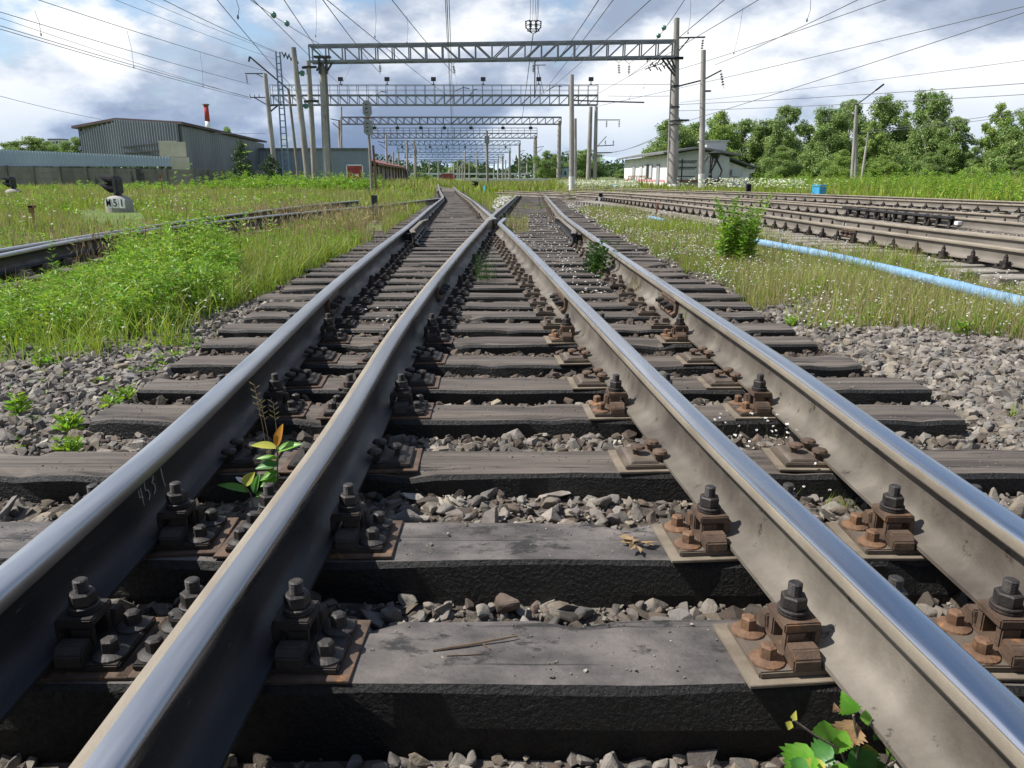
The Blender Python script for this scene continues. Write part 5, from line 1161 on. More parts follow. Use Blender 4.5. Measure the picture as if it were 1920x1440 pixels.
# ---------------------------------------------------------------- gantries
def truss(e, A, B, depth, wid, n, th=.10, name='beam', m='truss_steel', sym=True):
    A, B = Vector(A), Vector(B); d = (B - A); L = d.length; d /= L; up = Vector((0, 0, 1)); w_ = d.cross(up).normalized() * wid / 2; b = MB()
    for s_ in (-1, 1):
        for z in (0, depth): b.bar(A + w_ * s_ + up * z, B + w_ * s_ + up * z, th * 1.25)
        for k in range(n + 1):
            p = A + d * L * k / n + w_ * s_; b.bar(p, p + up * depth, th * .75)
            if k < n:
                q = A + d * L * (k + 1) / n + w_ * s_; b.bar(*((p + up * depth, q) if k < n * .5 else (p, q + up * depth)), th * .7)
    for k in range(0, n + 1):
        p = A + d * L * k / n
        for z in (0, depth): b.bar(p - w_ + up * z, p + w_ + up * z, th * .6)
    return b.build(name, m, e)
def floodlight(e, p, s_=1.0):
    q = MB(); q.box(Vector(p) + Vector((0, 0, .55)) * s_, (.55 * s_, .30 * s_, .42 * s_)); q.box(Vector(p) + Vector((0, -.16, .55)) * s_, (.47 * s_, .03, .34 * s_)); f = q.build('floodlight', 'dark_metal', e)
    q = MB(); q.bar(p, Vector(p) + Vector((0, 0, .35)) * s_, .09 * s_); q.bar(Vector(p) + Vector((-.18, 0, 0)) * s_, Vector(p) + Vector((.18, 0, 0)) * s_, .07 * s_); q.build('bracket', 'dark_metal', f)
# first, nearest gantry
Y = 60; a = at(584, 117, Y); c = at(1262, 108, Y); zt = at(923, 82, Y).z; e = empty('gantry', (a.x, Y, -.3), 0, 'nearest and largest lattice gantry across the tracks, without railing or lamps', 'gantry', None); ev = Vector(e.location)
A, B = a - ev, c - ev; dep = (at(584, 87, Y).z - a.z); truss(e, A, B, dep, 1.0, 22, .12)
lp = [((603, 118), (614, 346)), ]
for (tx, ty, bx, by, dx) in ((603, 119, 614, 348, 0), (610, 124, 619, 347, .25)):
    T, Bq = at(tx, ty, Y + dx) - ev, at(bx, by, Y + dx) - ev; Bq = Vector((Bq.x, Bq.y, 0)); q = MB(); q.smooth = True; q.tube([Bq, T], [.30 if not dx else .17, .19 if not dx else .12], 14); q.build('leg', 'pole_concrete' if not dx else 'pole_dark', e)
q = MB(); T = at(603, 122, Y - .5) - ev
for s_ in (-1, 1): q.box(T + Vector((s_ * .26 + .1, 0, 0)), (.13, .4, 1.2)); q.bar(T + Vector((s_ * .4, 0, -.4)), T + Vector((s_ * .4 + .5, 0, .3)), .12)
q.box(T + Vector((.1, 0, .55)), (1.2, .5, .14)); q.build('head_frame', 'dark_metal', e)
T, Bq = at(1269, 34, Y) - ev, at(1262, 354, Y) - ev; Bq.z = 0; q = MB(); q.smooth = True; q.tube([Bq, Bq.lerp(T, .5), T], [.40, .31, .20], 16); lg = q.build('leg', 'pole_concrete', e)
T2, B2 = at(1262, 130, Y + .6) - ev, at(1256, 354, Y + .6) - ev; B2.z = 0; q = MB(); q.smooth = True; q.tube([B2, T2], [.28, .18], 12); q.build('leg', 'pole_concrete', e)
q = MB(); q.smooth = True; q.lathe([(.47, 0), (.46, .6), (.42, .62)], Bq, 14); q.lathe([(.36, 0), (.36, .5)], B2, 12); q.build('whitewash', 'whitewash', e)
for t in (.40, .42, .5, .62): q = MB(); r_ = .41 - .17 * t * 1.1 + .05; q.lathe([(r_, 0), (r_, .10)], Bq.lerp(T, t), 14); q.build('band', 'dark_metal', e)
J_ = c - ev
for k, dz in enumerate((0, .25)): arm(e, J_ + Vector((-1.0 + .1 * k, -.3, -.05 - dz * .2)), J_ + Vector((.7, -.3, -.05 - dz * .2)), .14)
for k in range(3): arm(e, J_ + Vector((-.9 + k * .35, -.3, -.1)), J_ + Vector((.15, -.3, -1.3 + k * .25)), .12)
q = MB()
for k in range(14): p = J_ + Vector((-2.0 + k * .13, -.3, -.35 - .35 * abs(math.sin(k * 1.1)))); q.tube([p, p + Vector((.22, 0, .3 * (-1) ** k))], .045, 5)
q.bar(J_ + Vector((-2.1, -.3, -.15)), J_ + Vector((-.6, -.3, -.05)), .08); q.bar(J_ + Vector((-2.1, -.3, -.85)), J_ + Vector((-.8, -.3, -.4)), .06); q.build('switch_gear', 'dark_metal', e)
p = at(1274, 71, Y) - ev; arm(e, p, p + Vector((1.9, 0, .05)), .10); arm(e, p + Vector((0, 0, -.9)), p + Vector((.75, 0, 0)), .09); insul(e, p + Vector((1.75, 0, 0)), p + Vector((1.7, 0, -.95)), .11, 4)
arm(e, Bq.lerp(T, .42) + Vector((.3, 0, .1)), Bq.lerp(T, .42) + Vector((1.1, 0, .1)), .14)
for (px, py, qx, qy) in ((712, 116, 713, 138), (848, 116, 853, 140), (1001, 114, 1000, 138), (1160, 112, 1161, 142), (1180, 114, 1179, 142)):
    p0_, p1_ = at(px, py - 2, Y) - ev, at(qx, qy, Y) - ev; insul(e, p0_ + (p1_ - p0_) * .25, p1_, .12, 5); b = MB(); dx = .45
    b.tube([p0_ + Vector((-dx, 0, .05)), p0_ + (p1_ - p0_) * .25], .02, 4); b.tube([p0_ + Vector((dx, 0, .05)), p0_ + (p1_ - p0_) * .25], .02, 4); b.build('hanger_wire', 'wire', e)
# the gantries behind
def gantry(Y, xl, xr, yt, yb, n, label, rail_y=None, lamps=None, legs=(), lampy=None, th=.1, m='truss_steel', lamp_under=False, lmul=1.0):
    a, c = at(xl, yb, Y), at(xr, yb, Y); dep = at(xl, yt, Y).z - a.z; e = empty('gantry', (a.x, Y, -.3), 0, label, 'gantry'); ev = Vector(e.location); truss(e, a - ev, c - ev, dep, 1.0, n, th, m=m)
    for lx in legs:
        T = at(lx, yb, Y) - ev; q = MB(); q.smooth = True; q.tube([Vector((T.x, 0, 0)), T + Vector((0, 0, dep * .5))], [.36, .27], 12); q.build('leg', 'pole_concrete', e)
    if rail_y:
        q = MB(); z1 = at(xl, rail_y, Y).z - ev.z; z0 = a.z - ev.z + dep
        for k in range(n + 1): x_ = (c.x - a.x) * k / n; q.bar((x_, -.5, z0), (x_, -.5, z1), th * .55); q.bar((x_, .5, z0), (x_, .5, z1), th * .5)
        for s_ in (-.5, .5):
            q.bar((0, s_, z1), (c.x - a.x, s_, z1), th * .6); q.bar((0, s_, (z0 + z1) / 2), (c.x - a.x, s_, (z0 + z1) / 2), th * .35)
        q.build('railing', m, e)
    for lx in (lamps or ()):
        p = at(lx, lampy, Y) - ev; floodlight(e, p, -1.0 * lmul if lamp_under else lmul)
    return e, ev
gantry(92, 511, 1120, 179, 197, 34, 'second gantry with railing walkway and floodlights on top', rail_y=160, lamps=(639, 726, 813, 906, 1010, 1108), lampy=158, th=.10, lmul=1.0)
gantry(122, 640, 1052, 220, 233, 28, 'third gantry, plain lattice beam with lamps hanging under it', legs=(636, 1049), th=.13, lamps=(702, 745, 789, 833, 883, 943, 995), lampy=233, lamp_under=True)
gantry(170, 697, 1007, 250, 259, 26, 'fourth gantry with thin walkway railing', rail_y=240, legs=(1004,), th=.14)
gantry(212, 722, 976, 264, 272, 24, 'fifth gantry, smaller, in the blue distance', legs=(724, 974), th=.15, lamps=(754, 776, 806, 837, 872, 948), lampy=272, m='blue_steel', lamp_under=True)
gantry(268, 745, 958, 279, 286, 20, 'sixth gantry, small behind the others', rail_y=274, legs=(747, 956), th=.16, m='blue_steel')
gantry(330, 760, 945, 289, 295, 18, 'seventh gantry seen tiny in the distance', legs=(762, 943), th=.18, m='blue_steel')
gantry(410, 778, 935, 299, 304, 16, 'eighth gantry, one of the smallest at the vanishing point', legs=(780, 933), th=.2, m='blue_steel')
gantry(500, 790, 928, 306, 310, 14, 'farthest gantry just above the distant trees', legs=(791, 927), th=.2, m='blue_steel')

# ---------------------------------------------------------------- overhead wires
def wire(p1, p2, h1, Y2, label, r=.016, sag=.25, ext=True, nm='overhead_wire', Y1=None, cat='wire', group=None):
    """p1 near end in the photo at height h1, p2 far end at distance Y2"""
    t = at(p1[0], p1[1], 1.0); Y1 = Y1 or (h1 - CAMZ) / (t.z - CAMZ); A = at(p1[0], p1[1], Y1); B = at(p2[0], p2[1], Y2)
    if ext: A = A + (A - B).normalized() * 6
    b = MB(); pts = []
    for k in range(13): t = k / 12; q = A.lerp(B, t); q.z -= sag * 4 * t * (1 - t) * .5 * (0 if k in (0, 12) else 1); pts.append(q)
    b.tube(pts, r, 5, cap=False); return tag(b.build(nm, 'wire'), label, cat, group), A, B
W = [((475, 0), (600, 83), 9, 60, 'wire carrying two green glass balls at the upper left'), ((535, 0), (612, 112), 7, 60, 'steep wire reaching the left end of the first gantry'),
     ((608, 0), (713, 138), 6.8, 60, 'wire running to the leftmost hanging insulator'), ((616, 0), (843, 182), 7.2, 92, 'wire slanting down under the first gantry to the second'),
     ((738, 0), (853, 140), 7.4, 60, 'wire reaching the insulator left of the middle of the first gantry'), ((80, 0), (497, 133), 9, 78, 'upper left wire ending at the bracketed concrete pole'),
     ((0, 20), (470, 158), 8.5, 78, 'highest wire of the bundle crossing above the shed'), ((0, 46), (468, 182), 7.8, 78, 'middle wire of the bundle above the shed'), ((0, 52), (470, 186), 7.7, 78, 'lowest wire of the bundle above the shed'),
     ((0, 31), (466, 183), 8.0, 78, 'thin wire inside the bundle above the shed'),
     ((225, 0), (520, 112), 9.2, 66, 'faint long wire ending at the ladder mast'), ((280, 0), (522, 100), 9.6, 66, 'faint wire towards the top of the ladder mast'), ((313, 0), (521, 98), 8.8, 66, 'wire with small knots ending at the ladder mast top'),
     ((410, 0), (560, 176), 7.4, 62, 'steep wire crossing in front of the ladder mast'), ((0, 178), (190, 224), 6.5, 80, 'lone low wire meeting the shed roof'),
     ((482, 5), (640, 160), 7.1, 92, 'wire slanting from the glass balls towards the second gantry'),
     ((838, 0), (850, 300), 6.6, 330, 'left of the plumb wires running down the middle of the sky'), ((842, 0), (852, 290), 7.6, 330, 'right of the plumb wires running down the middle of the sky'),
     ((835, 0), (849, 285), 8.2, 330, 'third plumb wire down the middle of the sky'),
     ((1120, 0), (1040, 118), 6.8, 60, 'wire rising from the right part of the first gantry'), ((1148, 0), (1010, 182), 7.6, 92, 'wire crossing behind the right half of the first gantry'),
     ((1217, 0), (1020, 175), 7.0, 92, 'long wire crossing to the hanging bracket'), ((1281, 0), (1228, 77), 8.6, 60, 'wire carrying two green glass balls near the tall right pole'),
     ((1353, 0), (1180, 142), 7.2, 60, 'wire reaching the rightmost hanging insulator'), ((1418, 0), (1108, 182), 7.4, 88, 'wire passing the tall right pole towards the second gantry'),
     ((1650, 0), (1274, 130), 8.2, 60, 'wire ending at the tall right pole from the upper right'), ((1600, 0), (1340, 122), 7.6, 58, 'wire meeting the arm of the whitewashed pole'),
     ((1920, 10), (1115, 200), 7.6, 88, 'upper of two long wires over the birches'), ((1920, 20), (1262, 235), 7.2, 60, 'lower of two long wires over the birches'),
     ((1920, 110), (1275, 192), 5.8, 62, 'faint wire above the tree tops'), ((1920, 153), (1270, 196), 5.2, 60, 'wavy cable in front of the birch crowns'), ((1920, 174), (1268, 208), 5.0, 60, 'straight cable just under the wavy one'),
     ((1920, 213), (1628, 248), 4.6, 79, 'cable reaching the slanting prop pole'), ((1920, 207), (1612, 246), 4.7, 80, 'cable reaching the lamp pole')]
for (a, b_, h, Y2, lab) in W: wire(a, b_, h, Y2, lab, r=.011 if 'faint' in lab or 'thin' in lab else .017)
for (a, Ya, b_, Yb, lab, sg) in (((1262, 240), 60, (1130, 285), 120, 'sagging cable from the double pole towards the far right', 1.2), ((1262, 246), 60, (1108, 286), 130, 'lower sagging cable left of the double pole', 1.4), ((497, 250), 78, (340, 246), 90, 'thin cable above the shed roof', .2),
                            ((1115, 158), 88, (1262, 158), 60, 'level strut wire between second gantry and tall right pole', .05), ((1140, 180), 88, (1262, 180), 60, 'level wire with turnbuckle left of the tall right pole', .05), ((1072, 188), 50.3, (1208, 192), 50, 'thick dark boom wire right of the plain whitewashed pole', .02)):
    A, B = at(*a, Ya), at(*b_, Yb); b = MB(); pts = []
    for k in range(11): t = k / 10; q = A.lerp(B, t); q.z -= sg * 4 * t * (1 - t) * .5; pts.append(q)
    b.tube(pts, .045 if 'boom' in lab else .02, 5, cap=False); tag(b.build('cable' if 'boom' not in lab else 'boom', 'wire' if 'boom' not in lab else 'dark_metal'), lab, 'cable' if 'boom' not in lab else 'boom')
# droppers between carrying cable and contact wire
for i, (x0, y0, x1, y1, Y) in enumerate(((65, 20, 77, 65, 34), (238, 57, 251, 126, 45), (375, 98, 381, 162, 62), (443, 0, 446, 32, 24), (592, 0, 592, 68, 48), (703, 0, 703, 69, 40), (763, 30, 763, 80, 45), (1295, 0, 1290, 62, 40), (1393, 15, 1376, 100, 45), (1520, 0, 1513, 38, 30), (660, 118, 640, 160, 70), (1212, 125, 1180, 185, 70), (1218, 125, 1207, 165, 70), (850, 118, 858, 178, 75))):
    A, B = at(x0, y0, Y), at(x1, y1, Y); b = MB(); b.tube([A, A.lerp(B, .5) + Vector((.06, 0, 0)), B], .009, 4); b.lathe([(.02, -.06), (.035, 0), (.02, .06)], B, 6)
    tag(b.build('dropper_wire', 'wire'), 'thin hanging dropper wire between the overhead wires', 'wire', 'dropper wires of the catenary')
# glass balls
for (x_, y_, Y, nm) in ((513, 28, 44, 'upper green glass ball insulator at the upper left'), (538, 44, 48, 'lower green glass ball insulator at the upper left'), (1245, 52, 52, 'upper green glass ball insulator by the tall right pole'), (1235, 67, 55, 'lower green glass ball insulator by the tall right pole')):
    c = at(x_, y_, Y); b = MB(); b.smooth = True; R0 = .16; pr = [(.03, -.22), (.03, -.15)] + [(R0 * math.sin(math.pi * k / 10), -R0 * math.cos(math.pi * k / 10)) for k in range(1, 10)] + [(.03, .15), (.03, .22)]
    b.lathe(pr, (0, 0, 0), 16); tag(b.build('ball_insulator', 'glass_green', None, c), nm, 'insulator').rotation_euler = (.9, .3, 0)
# section insulator hanging over the second track
Y = 26; c = at(1000, 48, Y); e = empty('section_insulator', c, 0, 'black cage shaped section insulator hanging high in the middle', 'insulator'); b = MB()
for s_ in (-1, 1):
    b.tube([(s_ * .10, 0, .16), (s_ * .25, 0, .12), (s_ * .24, 0, -.05), (s_ * .14, 0, -.16), (s_ * .03, 0, -.22)], .018, 6); b.tube([(s_ * .08, .1, .14), (s_ * .1, .1, -.16)], .025, 6)
    for k in range(4): b.box((s_ * .23, 0, .12 - k * .06), (.05, .05, .03)); b.box((s_ * .09, 0, .12 - k * .07), (.09, .07, .03))
for z in (.14, .02, -.1, -.16): b.tube([(-.2, 0, z), (.2, 0, z)], .014, 5)
b.build('cage', 'dark_metal', e); b = MB()
for dx, tx in ((-.1, -.14), (-.02, -.05), (.05, .07), (.1, .16), (.14, .19)): b.tube([(dx, 0, .14), (tx, -2.5, 2.2)], .008, 4)
b.tube([(0, 0, -.22), (.1, 34, -.4)], .015, 5); b.build('suspension_wire', 'wire', e)
# hanging bracket right of the middle
Y = 60; c = at(1003, 122, Y); e = empty('hanging_bracket', c, 0, 'hanging bracket with triangle of rods under the first gantry', 'bracket'); b = MB(); b.bar((0, 0, .3), (0, 0, -2.3), .08); b.bar((0, 0, 0), (.8, 0, 0), .05); b.bar((.15, 0, 0), (.7, 0, -2.0), .035); b.bar((.3, 0, 0), (.05, 0, -2.0), .035); b.build('rods', 'dark_metal', e)
for (x0, y0, x1, y1, nm) in ((850, 172, 880, 166, 0), (1025, 170, 1053, 162, 1), (700, 180, 725, 173, 2), (880, 180, 895, 167, 3)):
    A, B = at(x0, y0, 91), at(x1, y1, 91); b = MB(); b.tube([A, A.lerp(B, .6) + Vector((0, 0, .25)), B], .05, 6); tag(b.build('steady_arm', 'dark_metal'), 'bent dark registration arm at the second gantry', 'arm', 'registration arms at the second gantry')
# ---------------------------------------------------------------- dwarf signal M51
def text_mesh(s, size, m, parent, loc, ext=.004):
    cu = bpy.data.curves.new('lettering', 'FONT'); cu.body = s; cu.size = size; cu.extrude = ext; cu.align_x = 'CENTER'; cu.align_y = 'CENTER'; cu.offset = size * .006
    o = bpy.data.objects.new('lettering', cu); COL.objects.link(o); dg = bpy.context.evaluated_depsgraph_get(); me = bpy.data.meshes.new_from_object(o.evaluated_get(dg))
    bpy.data.objects.remove(o); me.materials.clear(); me.materials.append(MATS[m]); q = link('lettering', me, parent, loc); q.rotation_euler = (math.pi / 2, 0, 0); q.scale[0] = .66 if s == 'M' else .85; return q
def dwarf(c, s=1.0, sign=None, label='', turn=0.0):
    e = empty('dwarf_signal', c, turn, label, 'signal'); b = MB(); b.smooth = False
    b.lathe([(.36, -.3), (.35, .30), (.33, .36), (.26, .43), (.13, .47)], (0, 0, 0), 24); b.smooth = True; b.build('base', 'pole_concrete', e)
    b = MB(); b.lathe([(.15, .45), (.10, .50), (.09, .54)], (0, 0, 0), 12); b.build('neck', 'dark_metal', e)
    b = MB(); b.prism([(.0, .50), (.05, .50), (.10, .56), (.10, .90), (.05, .99), (.0, 1.0), (-.04, .96), (-.04, .56)], -.15, .15, Matrix(((1, 0, 0), (0, 0, -1), (0, 1, 0)))); h = b.build('lamp_case', 'dark_metal', e, bevel=.02)
    for k, z in enumerate((.645, .865)):
        # round hood, longer at the top, pointing to the left
        b = MB(); n = 12; Rr = .14; V = []
        for i in range(n + 1):
            a = math.pi * (-.25 + 1.5 * i / n); y, zz = math.cos(a) * Rr, math.sin(a) * Rr; L = .10 + .38 * (.5 + .5 * math.sin(a)) ** 1.2; V += [(-.03, y, z + zz), (-.03 - L, y * .9, z + zz + .05 * (L - .14)), (-.03 - L, y * .82, z + zz * .9 + .05 * (L - .14)), (-.03, y * .9, z + zz * .9)]
        b.add(V, [(4 * i + q, 4 * (i + 1) + q, 4 * (i + 1) + (q + 1) % 4, 4 * i + (q + 1) % 4) for i in range(n) for q in range(4)]); b.build('hood', 'black_paint', e)
        b = MB(); b.lathe([(.11, 0), (.11, .02)], (0, 0, 0), 16, ax=Matrix.Rotation(-math.pi / 2, 3, 'Y')); o = b.build('lens', 'window_dark', h, (-.06, 0, z))
    if sign:
        for k, ch in enumerate(sign):
            b = MB(); x_ = -.03 + k * .19; b.box((x_, -.40, .28), (.172, .012, .26)); p = b.build('number_plate', 'white_paint', e); text_mesh(ch, .28, 'black_paint', p, (x_, -.412, .28))
        b = MB(); b.box((.16, -.388, .36), (.46, .012, .03)); b.box((.16, -.388, .22), (.46, .012, .03)); b.build('bracket', 'dark_metal', e)
    return e
c = on(226, 401, -.08); dwarf((c.x, c.y, -.06), 1, 'M51', 'black two lens dwarf signal on concrete base with plates reading M51', -.12)
c = on(28, 372, -.05); dwarf((c.x, c.y, -.1), 1, None, 'black dwarf signal at the left edge, half hidden by grass', -.1)
c = at(895, 350, 66); e = dwarf((c.x, 66, -.5), 1, None, 'small dwarf signal in the middle distance beside the blue box'); 
c = at(266, 352, 56); b = MB(); b.box((0, 0, .9), (.45, .3, .5)); b.bar((0, -.1, 0), (0, -.1, 1.2), .07); b.box((-.05, -.2, 1.3), (.28, .04, .28)); tag(b.build('relay_box', 'dark_metal', None, (c.x, 56, 0)), 'black relay box with small plate by the fence', 'box')
# post with lever by the overgrown track
c = on(67, 442, -.08); b = MB(); b.tube([(0, 0, -.1), (.01, 0, .42)], .02, 8); b.box((0, 0, .45), (.07, .05, .12)); b.box((.02, 0, .50), (.12, .05, .04)); tag(b.build('lever_post', 'rust_steel', None, (c.x, c.y, -.08)), 'rusty short post with a knob beside the overgrown track', 'post')
# small posts
def post(px, pyb, pyt, w_, label, top='black_paint', m='white_paint', z=-.12, Y=None, band=.35):
    c = on(px, pyb, z) if Y is None else at(px, pyb, Y); T = at(px, pyt, c.y); h = T.z - c.z; wd = w_ / 1400 * c.y / .98; e = empty('marker_post', c, 0, label, 'marker post')
    b = MB(); b.box((0, 0, h * (1 - band) / 2), (wd, wd, h * (1 - band))); b.build('post', m, e); b = MB(); b.box((0, 0, h * (1 - band / 2)), (wd * 1.04, wd * 1.04, h * band)); b.build('cap', top, e)
post(380, 390, 370, 8, 'short white marker post with black cap in the left grass'); post(704, 412, 366, 9, 'square grey post with dark cap in the grass left of the junction', 'dark_metal', 'old_concrete')
post(1126, 381, 363, 6, 'black and white marker post at the start of the right yard'); post(1402, 371, 345, 7, 'black and white marker post between the far yard rails', band=.55); post(1110, 360, 347, 5, 'small marker post by the plain pole', z=-.2)
post(1146, 361, 350, 4, 'stubby marker post near the small blue box', z=-.2)
for (x_, yb, yt, lab) in ((308, 375, 330, 'thin iron stake with dark square plate in the left grass'), (376, 365, 334, 'thin stake with a small white plate in front of the fence')):
    c = on(x_, yb, -.1); T = at(x_, yt, c.y); h = T.z - c.z; b = MB(); b.bar((0, 0, -.2), (-.05, 0, h), .03); b.box((-.05, 0, h), (.16, .03, .16)); tag(b.build('stake', 'grey_box' if 'white' in lab else 'rust_steel', None, c), lab, 'stake')
for (x0, x1, yt, yb, Y, lab) in ((1522, 1549, 349, 365, 38, 'bright blue box in front of the green bank'), (906, 916, 350, 358, 62, 'small blue box at the foot of the dark mast'), (1147, 1158, 347, 354, 58, 'small blue box behind the yard tracks near the plain pole')):
    a, c = at(x0, yb, Y), at(x1, yt, Y); w_ = c.x - a.x; h = c.z - a.z; e = empty('blue_box', ((a.x + c.x) / 2, Y, a.z - .1), .5, lab, 'box'); b = MB(); b.box((0, 0, h / 2), (w_ * .72, w_ * .72, h + .15)); b.build('body', 'blue_paint', e, bevel=.02)
    b = MB(); b.box((0, 0, h + .13), (w_ * .78, w_ * .78, .06)); b.build('lid', 'blue_paint', e)
b = MB(); c = on(1232, 410, -.05)
for k in range(7): a = k * .9; b.tube([(0, 0, 0), (.02 * math.cos(a), .02 * math.sin(a), .18), (.06 * math.cos(a), .05 * math.sin(a), .36)], .006, 4)
c = on(1231, 404, -.05); tag(b.build('dock_stalk', 'rust_steel', None, (c.x, c.y, -.08)), 'dark red dock stalk by the near yard rail', 'plant')
b = MB(); c = on(678, 420, -.1)
for k in range(8): b.lathe([(.09, 0), (.07, .05), (.02, .07)], (random.uniform(-.3, .35), random.uniform(-.15, .15), 0), 6, k)
tag(b.build('pale_rocks', 'pad', None, (c.x, c.y, -.09)), 'small heap of pale rocks at the foot of the grey post', 'rocks')

# ---------------------------------------------------------------- trees
def crown_leaves(n, blobs, size, droop, flat=1.0):
    ws = np.array([b_[3] ** 2 for b_ in blobs]); ws = ws / ws.sum(); which = rng.choice(len(blobs), n, p=ws); B = np.array(blobs)
    d = rng.normal(size=(n, 3)); d /= np.linalg.norm(d, axis=1)[:, None]; rr = rng.uniform(.12, 1.5, n) ** .6
    P = B[which, :3] + d * (B[which, 3] * rr)[:, None] * np.array([1, 1, flat]); dd = d * .6 + rng.normal(size=(n, 3)) * .6
    return leaves(P, size * rng.uniform(.6, 1.4, n), size * .62 * rng.uniform(.6, 1.3, n), dirv=dd, droop=droop)
def tree_proto(kind, h, w_, seed, leaf, bark, n=5200, size=.30, base=.12):
    r = random.Random(seed); e = empty('birch_tree' if 'birch' in kind else 'tree', (0, 0, 0)); b = MB(); b.smooth = True; bend = r.uniform(-.4, .4)
    pts = [Vector((bend * t * t + r.uniform(-.08, .08), r.uniform(-.1, .1), h * t)) for t in (0, .2, .4, .6, .8, .97)]; b.tube(pts, [h * .016 * (1 - .85 * t) + .02 for t in (0, .2, .4, .6, .8, 1)], 8); b.build('trunk', bark, e)
    blobs = []; L = MB(); L.smooth = True; nb = 20 if h > 6 else 6
    for k in range(nb):
        t = base + .06 + (.93 - base) * (k + r.random() * .8) / nb; a = k * 2.4 + r.uniform(-.7, .7)
        if kind == 'birch': env = w_ * (math.sin(math.pi * min(.97, t ** 1.1 * .8 + .12))) * r.uniform(.2, .8)
        elif kind == 'conifer': env = w_ * (1.05 - t) * r.uniform(.5, 1.0)
        else: env = w_ * math.sqrt(max(.05, 1 - (2 * t - 1.0) ** 2)) * r.uniform(.2, .8)
        c = Vector((math.cos(a) * env, math.sin(a) * env, h * t)); s_ = pts[min(5, int(t * 5))]; cr = w_ * r.uniform(.28, .52) * (1.25 - .85 * t)
        L.tube([Vector((s_.x * .8, s_.y, h * t * .85)), c * .5 + Vector((0, 0, h * t * .5 + .1)), c], [.05, .03, .012], 5)
        for q in range(7):
            v = Vector((r.gauss(0, 1), r.gauss(0, 1), r.gauss(0, .8))); v = v.normalized() * cr * r.uniform(.4, 1.1); rad = cr * r.uniform(.35, .7); p = c + v
            if kind == 'birch': p.z += cr * r.uniform(-.6, .5); rad *= .9
            blobs.append((p.x, p.y, min(p.z, h - rad * .3), rad))
            if kind == 'birch' and q % 2: blobs.append((p.x * 1.05, p.y * 1.05, p.z - rad * 1.5, rad * .5)); blobs.append((p.x * 1.08, p.y * 1.08, p.z - rad * 2.3, rad * .32))
    blobs.append((pts[-1].x, 0, h * .96, w_ * .14)); L.build('limbs', bark, e)
    V, Fc = crown_leaves(n, blobs, size, .9 if kind == 'birch' else .15, 1.25 if kind == 'birch' else .8); fast('crown', V, Fc, leaf, e); return e
P_ = {}
P_['b1'] = tree_proto('birch', 12, 3.0, 1, 'tree_leaf', 'birch_bark', 34000, .23); P_['b2'] = tree_proto('birch', 12, 3.5, 2, 'tree_leaf', 'birch_bark', 36000, .23); P_['b3'] = tree_proto('birch', 12, 2.5, 5, 'tree_leaf_light', 'birch_bark', 27000, .23)
P_['t1'] = tree_proto('round', 9, 3.8, 3, 'tree_leaf', 'bark', 30000, .23); P_['t2'] = tree_proto('round', 9, 3.4, 4, 'tree_leaf_light', 'bark', 30000, .23)
P_['c1'] = tree_proto('conifer', 7, 2.0, 6, 'tree_leaf_dark', 'bark', 4500, .26, .04); P_['s1'] = tree_proto('round', 2.6, 2.0, 8, 'tree_leaf_light', 'bark', 2600, .17, .1)
for k, v_ in P_.items():
    for ch in v_.children: ch.name = ch.name
used = set()
def plant_tree(k, px, pyt, Y, hh, label, cat='tree', group=None, name=None, wx=1.0, z=0.0, rz=None):
    src = P_[k]
    T = at(px, pyt, Y); h = (T.z - z) ; o = copy_tree(src); o.location = (T.x, Y, z - .1); s_ = h / hh; wx *= 1.15 if hh == 12 else 1.1; o.scale = (s_ * wx, s_ * wx, s_); o.rotation_euler[2] = rz if rz is not None else random.uniform(0, 6.28)
    o.name = name or src.name.split('.')[0]; tag(o, label, cat, group); return o
g = 'birches and broadleaf trees on the green bank'
TR = [('t1', 1262, 222, 118, 9, 'dark round tree right behind the double pole', 1.15), ('t1', 1300, 232, 122, 9, 'tree peeping over the white house roof', 1.2), ('t2', 1350, 210, 120, 9, 'pointed tree behind the whitewashed pole', .9), ('t1', 1395, 226, 128, 9, 'broad dark tree at the right end of the white house', 1.25),
      ('b2', 1440, 222, 125, 12, 'birch between the round sign and the high birch group', 1.3), ('b1', 1480, 197, 118, 12, 'tall narrow topped birch left of the lamp pole', 1.0), ('t1', 1518, 236, 130, 9, 'dark gap filling tree left of the big birches', 1.2), ('b2', 1560, 200, 112, 12, 'wide birch just left of the lamp pole', 1.25),
      ('b1', 1600, 186, 120, 12, 'birch crown right behind the lamp pole', 1.0), ('b2', 1660, 178, 116, 12, 'high birch crown right of the lamp arm', 1.15), ('b3', 1640, 225, 108, 12, 'pale birch low beside the prop pole', 1.1), ('t1', 1700, 235, 118, 9, 'bushy dark tree between two high birches', 1.1),
      ('b2', 1752, 168, 110, 12, 'tallest dense birch in the right group', 1.05), ('b1', 1795, 218, 100, 12, 'drooping birch on the right flank of the tallest one', 1.25), ('t1', 1830, 275, 135, 9, 'distant low tree in the gap before the edge birch', 1.3), ('b3', 1882, 192, 98, 12, 'birch with white trunk near the right edge', 1.05),
      ('b2', 1935, 190, 92, 12, 'birch cut by the right edge', 1.2), ('t2', 1345, 262, 112, 9, 'light green tree above the house annex', 1.2), ('t2', 1835, 305, 95, 9, 'rounded light shrub tree under the edge birch', 1.5), ('t1', 1470, 275, 105, 9, 'low dark tree in front of the narrow birch', 1.4), ('t2', 1580, 280, 100, 9, 'low tree at the foot of the lamp pole', 1.3),
      ('t1', 1750, 285, 96, 9, 'low dark tree at the foot of the tallest birch', 1.3), ('t2', 1660, 290, 98, 9, 'low green tree right of the prop pole', 1.4), ('b3', 1700, 208, 126, 12, 'slender birch behind the bushy dark tree', .9), ('t1', 1905, 290, 90, 9, 'leafy undergrowth tree at the right edge', 1.3)]
